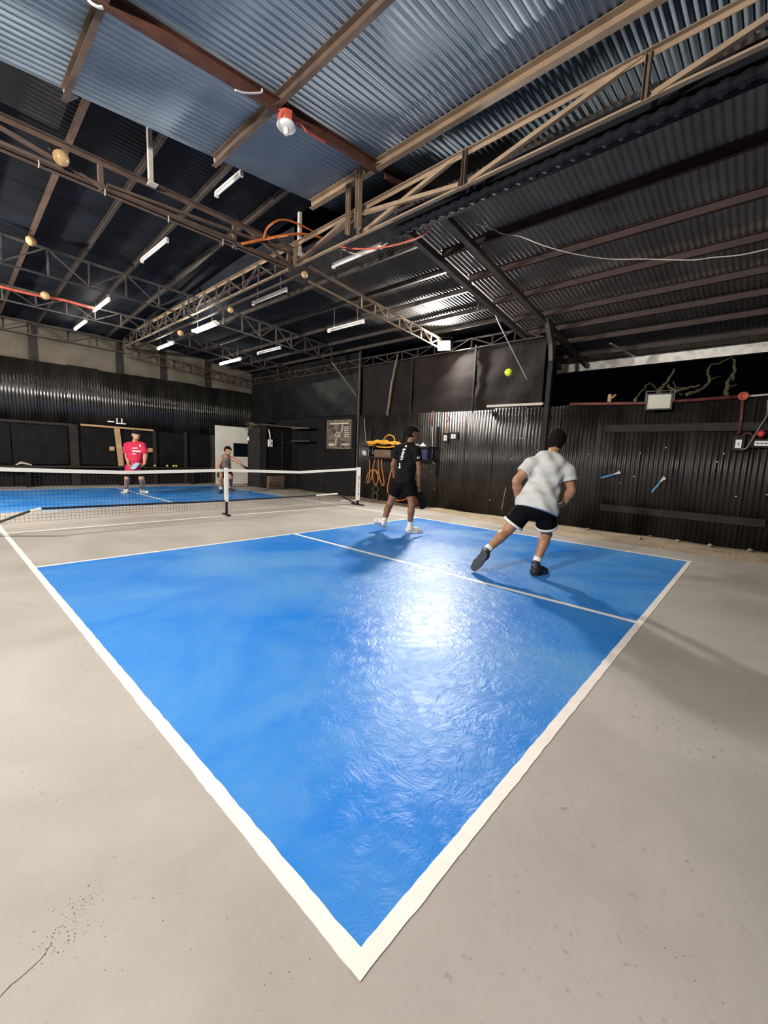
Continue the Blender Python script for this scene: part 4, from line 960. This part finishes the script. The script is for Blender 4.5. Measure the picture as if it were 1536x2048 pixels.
def norm(v): v = Vector(v); return v.normalized()
def lerp(a, b, t): return Vector(a).lerp(Vector(b), t)
def hand(s, wrist, d, pn, side, curl=0.5, scale=1.0):
    """palm, four fingers and a thumb: d = direction of the fingers, pn = palm normal, side = thumb side vector"""
    d = norm(d); side = norm(Vector(side)-d*Vector(side).dot(d)); pn = norm(pn)
    pn = norm(pn-d*pn.dot(d)-side*pn.dot(side)); k = scale
    for i, (o, L) in enumerate(((.028, .92), (.010, 1.0), (-.009, .95), (-.027, .76))):
        kn = wrist+d*.086*k+side*o*k; s.cap(wrist+side*o*.6*k, kn, .0155*k, .012*k); p = kn; a = 0
        for j, (l, r) in enumerate(((.040, .0098), (.026, .0088), (.020, .0078))):
            a += curl*(.75, .9, .7)[j]; q = p+(d*math.cos(a)+pn*math.sin(a))*l*L*k; s.cap(p, q, r*k, (r-.0007)*k); p = q
    t0 = wrist+d*.022*k+side*.022*k; t1 = t0+(d*.55+side*.65+pn*.35).normalized()*.045*k; t2 = t1+(d*.8+side*.2+pn*.5*curl).normalized()*.034*k
    s.cap(t0, t1, .014*k, .011*k); s.cap(t1, t2, .0105*k, .0085*k)

def person(J, o):
    """J: joints (world space); o: options. One continuous body mesh; hair, face features and clothing are children."""
    base = (Vector(J['ankL'])+Vector(J['ankR']))/2; base.z = 0
    root = thing('person', o['label'], 'person', base)
    sc = o.get('scale', 1.0); fat = o.get('fat', 1.0); h = o['res']
    hip = (J['hipL']+J['hipR'])/2; neck = J['neck']; up = norm(neck-hip); lat = norm(J['shR']-J['shL']); fw = norm(up.cross(lat))
    lat2 = norm(J['hipR']-J['hipL']); fw2 = norm(up.cross(lat2)); lat = norm(fw.cross(up)); lat2 = norm(fw2.cross(up))
    L = (neck-hip).length
    def torso(s, g):
        w = (J['shR']-J['shL']).length/2
        s.ell(lerp(hip, neck, .72), (lat, fw, up), (w*.86*fat**.5+g, .112*sc*fat+g, .20*sc+g))
        s.ell(lerp(hip, neck, .38)+fw*.02*(fat-1), (norm(lat+lat2), norm(fw+fw2), up), (.145*sc*fat+g, .105*sc*fat**1.25+g, .20*sc+g))
        s.ell(lerp(hip, neck, .04), (lat2, fw2, up), (.150*sc*fat**.8+g, .118*sc*fat+g, .145*sc+g))
        s.cap(J['shL']-up*.01, neck-up*.03, .052*sc+g*.8, .05*sc+g*.5); s.cap(J['shR']-up*.01, neck-up*.03, .052*sc+g*.8, .05*sc+g*.5)
    hc, hf, hu = J['head'], norm(J['face']), None
    hu = norm(J.get('hup', Vector((0, 0, 1)))); hu = norm(hu-hf*hu.dot(hf)); hl = norm(hf.cross(hu)); hs = o.get('head', 1.0)
    b = SDF(.018); torso(b, 0)
    ar = o.get('arm', 1.0); lg = o.get('leg', 1.0)
    for S in 'LR':
        sh, el, wr = J['sh'+S], J['el'+S], J['wr'+S]
        b.chain([sh, lerp(sh, el, .45), el], [.056*ar, .050*ar, .041*ar]); b.chain([el, lerp(el, wr, .3), wr], [.042*ar, .043*ar, .028*ar])
        hp, kn, an = J['hip'+S], J['kn'+S], J['ank'+S]
        b.chain([hp, lerp(hp, kn, .5), kn], [.088*lg, .076*lg, .056*lg]); ax = norm(kn-an); bk = -norm(fw2-ax*fw2.dot(ax))
        b.chain([kn, lerp(kn, an, .33)+bk*.012, an], [.054*lg, .055*lg, .036*lg])
        toe = J['toe'+S]; b.cap(an, lerp(an, lerp(J['heel'+S], toe, .35), .6), .036, .026)
        H = J['hand'+S]; hand(b, wr, H[0], H[1], H[2], H[3], o.get('hscale', 1.0))
    b.cap(neck-up*.04, hc-hu*.05*hs-hf*.01, .058*sc*fat**.4, .052*hs)
    b.ell(hc+hu*.018*hs-hf*.008*hs, (hl, hf, hu), (.074*hs, .093*hs, .096*hs))
    b.ell(hc-hu*.052*hs+hf*.022*hs, (hl, hf, hu), (.058*hs*fat**.3, .066*hs, .060*hs))
    b.cap(hc+hf*.078*hs+hu*.018*hs, hc+hf*.104*hs-hu*.018*hs, .010*hs, .016*hs)                 # nose
    b.cap(hc+hf*.076*hs+hu*.035*hs-hl*.03*hs, hc+hf*.076*hs+hu*.035*hs+hl*.03*hs, .014*hs)      # brow
    b.cap(hc+hf*.074*hs-hu*.050*hs-hl*.012*hs, hc+hf*.074*hs-hu*.050*hs+hl*.012*hs, .013*hs)    # mouth
    for s_ in (-1, 1): b.ell(hc+hl*s_*.076*hs-hf*.008*hs-hu*.002*hs, (hl, hf, hu), (.012*hs, .020*hs, .030*hs))
    body = surf(b, h, 'body', M[o['skin']], root)
    # face features
    for s_ in (-1, 1):
        e = hc+hf*.077*hs+hl*s_*.030*hs+hu*.014*hs; eo = MB().ball(e-hf*.003*hs, .0105*hs, 10, 6).build('eye', M['eye'], root, smooth=True)
        MB().ball(e+hf*.0035*hs, .0065*hs, 8, 6).build('iris', M['dark'], eo, smooth=True)
        MB().tube([e+hu*.020*hs-hl*.016*hs+hf*.010*hs, e+hu*.024*hs+hf*.013*hs, e+hu*.020*hs+hl*.016*hs+hf*.010*hs], .004*hs, 6).build('eyebrow', M['hair'], root)
    MB().tube([hc+hf*.081*hs-hu*.05*hs-hl*.022*hs, hc+hf*.087*hs-hu*.049*hs, hc+hf*.081*hs-hu*.05*hs+hl*.022*hs], [.003*hs, .006*hs, .003*hs], 8).build('mouth', M['lip'], root, smooth=True)
    # hair
    hr = SDF(.01); g = .013*hs; hr.ell(hc+hu*.020*hs-hf*.010*hs, (hl, hf, hu), (.074*hs+g, .093*hs+g, .096*hs+g*1.2))
    f3, u3, c3 = V3(hf), V3(hu), V3(hc); low = o.get('hairlow', -.045)
    hr.cut.append(lambda P: np.minimum(.048*hs-((P-c3) @ u3)-.25*((P-c3) @ f3), np.maximum(((P-c3) @ f3)+.004*hs, low*hs-((P-c3) @ u3))))
    hr.wr = lambda P: .006*np.sin(P[:, 0]*170+3*np.sin(P[:, 2]*60))*np.sin(P[:, 1]*160+P[:, 2]*90)+.004*np.sin(P[:, 0]*61+P[:, 1]*73+P[:, 2]*55)
    surf(hr, h*.8, 'hair', M['hair'], root)
    # shirt
    s = SDF(.03); torso(s, o.get('shirtg', .022))
    sl = o.get('sleeve', .55)
    if sl:
        for S in 'LR':
            sh, el = J['sh'+S], J['el'+S]; e = lerp(sh, el, sl); q = SDF(.02)
            q.chain([lerp(sh, neck, .25), sh, lerp(sh, e, .5), e+(e-sh)*.02], [.062*ar, .070*ar, .070*ar, o.get('cuff', .070)*ar]); q.cut.append(half(e, el-sh)); s.sub.append(q)
    else:
        for S in 'LR': s.cut.append(ball_out(J['sh'+S]+(J['sh'+S]-neck).normalized()*.035, .082))
    hemv = lerp(hip, neck, o.get('hem', -.02)); s.ell(hemv+up*.06, (lat2, fw2, up), (o.get('hemw', .180)*sc*fat**.9, o.get('hemw', .180)*.82*sc*fat**1.05, .26))
    s.cut.append(half(hemv, -up)); s.cut.append(ball_out(neck+up*.045+fw*.02, .078*sc*fat**.3))
    fz = o.get('wrinkle', .005)
    s.wr = lambda P: fz*(np.sin(P[:, 2]*38+np.sin(P[:, 0]*17)*2+P[:, 1]*9)*.6+np.sin(P[:, 0]*31-P[:, 1]*27+P[:, 2]*19)*.5)
    shirt = surf(s, h*1.1, 'shirt', M[o['shirt']], root)
    # shorts
    t = SDF(.03); t.ell(lerp(hip, neck, .03), (lat2, fw2, up), (.163*sc*fat**.8, .130*sc*fat, .15)); hl_ = o.get('shortlen', .72)
    hems = []
    for S in 'LR':
        hp, kn = J['hip'+S], J['kn'+S]; e = lerp(hp, kn, hl_); q = SDF(.02)
        q.chain([hp, lerp(hp, e, .6), e+(e-hp)*.05], [.105*lg, .100*lg, o.get('leghem', .102)*lg]); q.cut.append(half(e, norm(e-hp))); t.sub.append(q); hems.append((e, norm(e-hp), hp, kn))
    t.cut.append(half(lerp(hip, neck, .26), up))
    t.wr = lambda P: .004*np.sin(P[:, 0]*29+P[:, 1]*33+P[:, 2]*12)
    shorts = surf(t, h*1.1, 'shorts', M[o['shorts']], root)
    if o.get('trim'):
        for (e, n_, hp, kn) in hems:
            w = SDF(.01); w.chain([e-n_*.06, e+n_*.06], [o.get('leghem', .098)*lg+.005]*2); w.cut += [half(e+n_*.004, n_), half(e-n_*.022, -n_)]
            surf(w, h*.7, 'hem_trim', M['sock'], shorts)
    # socks and shoes
    for S in 'LR':
        an, toe, kn = J['ank'+S], J['toe'+S], J['kn'+S]; ax = norm(kn-an)
        sk = SDF(.01); sk.chain([an-ax*.03, an+ax*.03, an+ax*o.get('sock', .05)], [.042, .042, .042]); sk.cut.append(half(an+ax*o.get('sock', .05), ax))
        so = surf(sk, h*.8, 'sock', M[o['sockm']], root)
        heel = J['heel'+S]; f = norm(toe-heel); upf = norm(ax-f*ax.dot(f)); sd = f.cross(upf); Lf = (toe-heel).length
        q = SDF(.022); q.cap(heel+upf*.035+f*.02, heel+upf*.055+f*.05, .040, .042); q.cap(heel+upf*.03+f*.03, heel+f*Lf*.62+upf*.024, .042, .045)
        q.cap(heel+f*Lf*.62+upf*.022, toe+upf*.018-f*.045, .046, .036); q.cap(heel+upf*.06+f*.06, heel+f*Lf*.55+upf*.04, .040, .036)
        q.cap(an-ax*.02, heel+upf*.05+f*.06, .047, .045)
        q.cut += [half(heel, -upf), half(an+ax*.03, ax)]
        sh_ = surf(q, h*.8, 'shoe', M[o['shoe']], root)
        z = SDF(.02); z.cap(heel+f*.035, heel+f*Lf*.6, .043, .049); z.cap(heel+f*Lf*.6, toe-f*.045, .049, .041); z.cut += [half(heel+upf*.02, upf), half(heel-upf*.008, -upf)]
        surf(z, h*.8, 'sole', M[o['sole']], sh_)
    return root, body, shirt

def decal(name, obj, polys, m, cell=4.0, lift=.004):
    """flat print that follows the garment: small quads laid on the cloth where the given photo points fall"""
    me = obj.data; mw = world_of(obj); bv = BVHTree.FromPolygons([mw @ v.co for v in me.vertices], [tuple(p.vertices) for p in me.polygons])
    out = MB(); o0 = Vector(CP)
    for (u0, v0, u1, v1) in polys:
        a = Vector(ray(u0, v0)); nu = 3; nv = 3; g = []
        for j in range(nv+1):
            for i in range(nu+1):
                dv = Vector(ray(u0+(u1-u0)*i/nu, v0+(v1-v0)*j/nv)).normalized(); hit = bv.ray_cast(o0, dv)
                g.append(None if hit[0] is None else hit[0]+hit[1]*(lift if hit[1].dot(dv) < 0 else -lift))
        b0 = len(out.v); out.v += [tuple(p) if p else (0, 0, 0) for p in g]
        for j in range(nv):
            for i in range(nu):
                k = [j*(nu+1)+i, j*(nu+1)+i+1, (j+1)*(nu+1)+i+1, (j+1)*(nu+1)+i]
                if all(g[x] is not None for x in k): out.f.append(tuple(b0+x for x in k))
    used = sorted({i for f in out.f for i in f}); mp = {i: n for n, i in enumerate(used)}
    out.v = [out.v[i] for i in used]; out.f = [tuple(mp[i] for i in f) for f in out.f]
    return out.build(name, M[m], obj)

def paddle(label, butt, d, nrm, face_m, Lg=.40, wd=.195):
    """butt: end of the grip, d: along the paddle to its tip, nrm: normal of the hitting face"""
    d = norm(d); nrm = norm(Vector(nrm)-d*Vector(nrm).dot(d)); sd = d.cross(nrm); t = thing('paddle', label, 'paddle', butt)
    def outline(grow):
        P = []; a, b_, r = wd/2+grow, .135+grow, .055
        for cx, cy, s0 in ((a-r, b_-r, 0), (-a+r, b_-r, 90), (-a+r*1.25, -b_+r*1.25, 180), (a-r*1.25, -b_+r*1.25, 270)):
            rr = r if s0 < 180 else r*1.25
            for k in range(6): an = math.radians(s0+90*k/5); P.append((cx+rr*math.cos(an), cy+rr*math.sin(an)))
        return P
    c = butt+d*(Lg-.135)
    for nm, g, th, mm in (('face', 0, .006, face_m), ('edge_guard', .006, .0045, 'paddle_black')):
        m = MB(); P = outline(g); n = len(P)
        m.v = [tuple(c+sd*x+d*y+nrm*th) for x, y in P]+[tuple(c+sd*x+d*y-nrm*th) for x, y in P]
        m.f = [tuple(range(n)), tuple(range(2*n-1, n-1, -1))]+[(i, n+i, n+(i+1) % n, (i+1) % n) for i in range(n)]
        m.build(nm, M[mm], t)
    MB().lathe(butt, d, [(.014, 0), (.018, .004), (.0165, .02), (.0155, .13), (.019, .15)], 10).build('grip', M['paddle_black'], t, smooth=True)
    return t
X = Vector(_r.tolist()); AW = Vector((_f[0], _f[1], 0)).normalized(); Z = Vector((0, 0, 1))     # right, away, up as seen in the photo

# --- player in black, walking to the right with a lowered paddle
d0 = dep((4.55, 3.82, .8)); A = lambda u, v, k=0.0: at(u, v, d0+k)
hR = onz(813, 1064, .012); tR = onz(846, 1064, .012); aR = at(820, 1049, dep(hR)+.02)
tR = hR+norm(tR-hR)*.275
aL = onz(768, 1043, .17); tL = onz(772, 1059, .014); hL = tL+norm(Vector(aL)-tL+X*-.16)*.27
J = dict(head=A(825.5, 868), face=X*.93+AW*.25-Z*.02, neck=A(819, 889), shL=A(797, 898, .06), shR=A(833, 900, -.10), elL=A(787, 928, .16), wrL=A(789, 951, .30),
         elR=A(838, 936, -.08), wrR=A(837, 969, -.02), hipL=A(798, 964, .05), hipR=A(819, 965, -.06), knL=A(779, 1010, .10), knR=A(824, 1011, -.08), ankL=aL, ankR=aR,
         heelL=hL, toeL=tL, heelR=hR, toeR=tR, handL=(X*.5-Z*.4+AW*.4, X, Z, .6), handR=(-Z*.95+X*.25, -X*.7+AW*.2, AW*-1+X*.2, 1.25))
o1 = dict(label='person in black shirt and black shorts walking with a lowered black paddle', skin='skin_a', shirt='cloth_black', shorts='cloth_black2', shoe='shoe_white', sole='shoe_white', sockm='sock',
          res=.0075, sleeve=.62, hem=-.07, shortlen=.60, sock=.075, head=1.0, hairlow=-.06)
pr1, bd1, shirt1 = person(J, o1)
Hr = J['wrR']+norm(J['handR'][0])*.085+norm(J['handR'][1])*.028
pd = norm(A(850, 1021, .02)-A(839, 984, -.02)); paddle('black paddle hanging from the right hand of the black-shirted player', Hr-pd*.055, pd, X*.8-AW*.6, 'paddle_black', .38, .175)
decal('back_lettering', shirt1, [(u-1.7, v-1.7, u+1.9, v+1.9) for u, v in ((812, 892.5),)]+[(805.8, 897.5, 811.6, 900.3), (805.6, 900.8, 808.0, 904.0), (803.6, 904.6, 809.6, 906.6), (803.2, 907.6, 807.4, 910.6), (802.0, 911.6, 803.4, 916.8), (805.2, 911.6, 806.6, 916.8), (802.0, 911.6, 806.6, 912.9), (802.0, 915.6, 806.6, 916.8), (800.6, 918.4, 805.4, 919.8), (798.8, 926.0, 800.6, 936.8), (797.2, 934.0, 801.2, 936.8)], 'sock')
decal('sleeve_emblem', shirt1, [(834.5, 913.5, 835.8, 917.5), (835.8, 916.0, 837.6, 917.5), (837.6, 912.5, 838.8, 917.0)], 'sock')

# --- player in the pale grey shirt, lunging away to the right
d0 = dep((3.72, 1.30, .85)); A = lambda u, v, k=0.0: at(u, v, d0+k)
hR = onz(1066, 1150, .012); aR = at(1073, 1124, dep(hR)+.04); tR = onz(1096, 1141, .012); tR = hR+norm(tR-hR)*.29
tL = onz(944, 1141, .015); aL = onz(974, 1100, .25); hL = tL+norm(onz(966, 1112, .20)-tL)*.27
J = dict(head=A(1113, 884, .10), face=X*.55+AW*.83-Z*.10, hup=Z+X*.18+AW*.1, neck=A(1105, 911, .04), shL=A(1061, 930, .03), shR=A(1136, 942, -.02), elL=A(1033, 962, .02), wrL=A(1036, 1000, .16),
         elR=A(1143, 981, -.02), wrR=A(1129, 1006, .08), hipL=A(1053, 1015, .02), hipR=A(1092, 1018, -.02), knL=A(1014, 1062, .10), knR=A(1093, 1068, .12), ankL=aL, ankR=aR,
         heelL=hL, toeL=tL, heelR=hR, toeR=tR, handL=(-Z*.4+AW*.9+X*.2, X*.8, Z, .8), handR=(-Z*.55-X*.55+AW*.5, -X*.6+AW*.3, AW*.5-Z*.3, .9))
o2 = dict(label='person in pale grey shirt and black shorts lunging away beside the fence', skin='skin_b', shirt='cloth_grey', shorts='cloth_black2', shoe='shoe_black', sole='sole_grey', sockm='sock',
          res=.0075, sleeve=.50, hem=-.05, shortlen=.70, trim=True, sock=.085, head=1.06, hairlow=-.085, wrinkle=.011, leg=1.02, fat=1.07, arm=1.05, leghem=.112, cuff=.08, hemw=.212)
pr2, bd2, shirt2 = person(J, o2)

# --- player in red beyond the net
d0 = dep((2.95, 11.26, .8)); A = lambda u, v, k=0.0: at(u, v, d0+k)
FW = norm(-AW*.9+X*.35)
hL = onz(283, 984, .012); aL = at(285, 976.5, dep(hL)); hL = Vector((aL.x, aL.y, .012))-norm(X*.9-AW*.4)*.06; tL = hL+norm(X*.9-AW*.4)*.29
hR = onz(252, 985, .012); aR = at(252, 976.5, dep(hR)); hR = Vector((aR.x, aR.y, .012))-norm(X*.1-AW)*.06; tR = hR+norm(X*.1-AW)*.29
J = dict(head=A(272, 870.5, -.06), face=-AW*.6+X*.75-Z*.06, neck=A(269.5, 884), shR=A(254.5, 891, .04), shL=A(284.5, 891, 0), elR=A(253.5, 910, -.02), wrR=A(256.5, 926, -.20),
         elL=A(290.5, 910, -.02), wrL=A(289, 927, -.16), hipR=A(261, 937, .0), hipL=A(279, 937, 0), knR=A(254, 957, -.04), knL=A(283, 957, -.04), ankL=aL, ankR=aR,
         heelL=hL, toeL=tL, heelR=hR, toeR=tR, handR=(-Z*.8+X*.5-AW*.2, X*.9, -AW, 1.0), handL=(-Z*.8-X*.5, -X*.9, -AW, .9))
o3 = dict(label='person in crimson shirt and dark shorts standing beyond the net holding a paddle', skin='skin_c', shirt='cloth_red', shorts='cloth_black2', shoe='shoe_white', sole='shoe_white', sockm='sock_black',
          res=.011, fat=1.32, sleeve=.88, hem=-.16, shortlen=.85, sock=.13, head=1.10, arm=1.12, leg=1.12, cuff=.085, hairlow=-.03)
pr3, bd3, shirt3 = person(J, o3)
Hr = J['wrR']+norm(J['handR'][0])*.085+X*.02; pd = norm(X*.82-AW*.5+Z*.02)
paddle('pale blue paddle held at the waist of the crimson-shirted player', Hr-pd*.06, pd, -AW*.8+Z*.6, 'paddle_blue', .40, .20)
decal('chest_lettering', shirt3, [(264.5, 895.5, 275, 897), (264.8, 900.2, 267.2, 903.4), (267.8, 900.4, 270.2, 903.6), (270.8, 900.6, 273, 903.8), (273.6, 900.8, 276.2, 904.2), (276.8, 900.6, 279, 904), (279.4, 900.6, 281, 904.6), (265, 907, 271, 908.6)], 'sock')
decal('chest_badge', shirt3, [(278.5, 889.5, 281.8, 893.5)], 'sock')

# --- crouching player in the taupe sleeveless shirt
d0 = dep((5.1, 10.75, .8)); A = lambda u, v, k=0.0: at(u, v, d0+k)
aR = at(442, 979, dep(onz(441, 986, 0))); aL = at(461.5, 974.5, dep(onz(461, 981.5, 0)))
hR = Vector((aR.x, aR.y, .012))-norm(X*.25-AW)*.05; tR = hR+norm(X*.25-AW)*.28; hL = Vector((aL.x, aL.y, .012))-norm(X*.8-AW*.6)*.05; tL = hL+norm(X*.8-AW*.6)*.28
J = dict(head=A(456, 901.5, -.22), face=-AW*.35+X*.93-Z*.1, hup=Z+X*.1, neck=A(453, 912, -.12), shR=A(444.5, 917, -.10), shL=A(463, 917, -.04), elR=A(437, 932, -.16), wrR=A(440, 945, -.26),
         elL=A(472, 922, -.10), wrL=A(479.5, 926, -.14), hipR=A(443, 940, .10), hipL=A(452.5, 940, .12), knR=A(441.5, 958, -.10), knL=A(461.5, 955, -.06), ankL=aL, ankR=aR,
         heelL=hL, toeL=tL, heelR=hR, toeR=tR, handR=(-Z*.9+X*.3, X*.8, X, .6), handL=(X*.8-Z*.45, -Z, -AW, 1.1))
o4 = dict(label='person in grey-brown sleeveless shirt crouching with one arm stretched out', skin='skin_d', shirt='cloth_taupe', shorts='cloth_black2', shoe='shoe_black', sole='shoe_black', sockm='sock',
          res=.011, sleeve=0, hem=.02, shortlen=.75, sock=.09, head=1.02, hairlow=-.03, fat=1.05, shirtg=.012)
pr4, bd4, shirt4 = person(J, o4)
pd = norm(X*.85-Z*.5); Hr = J['wrL']+norm(J['handL'][0])*.085-Z*.025
paddle('dark paddle seen edge-on in the stretched hand of the crouching player', Hr-pd*.06, pd, Z*.85+X*.5-AW*.12, 'paddle_black', .39, .19)
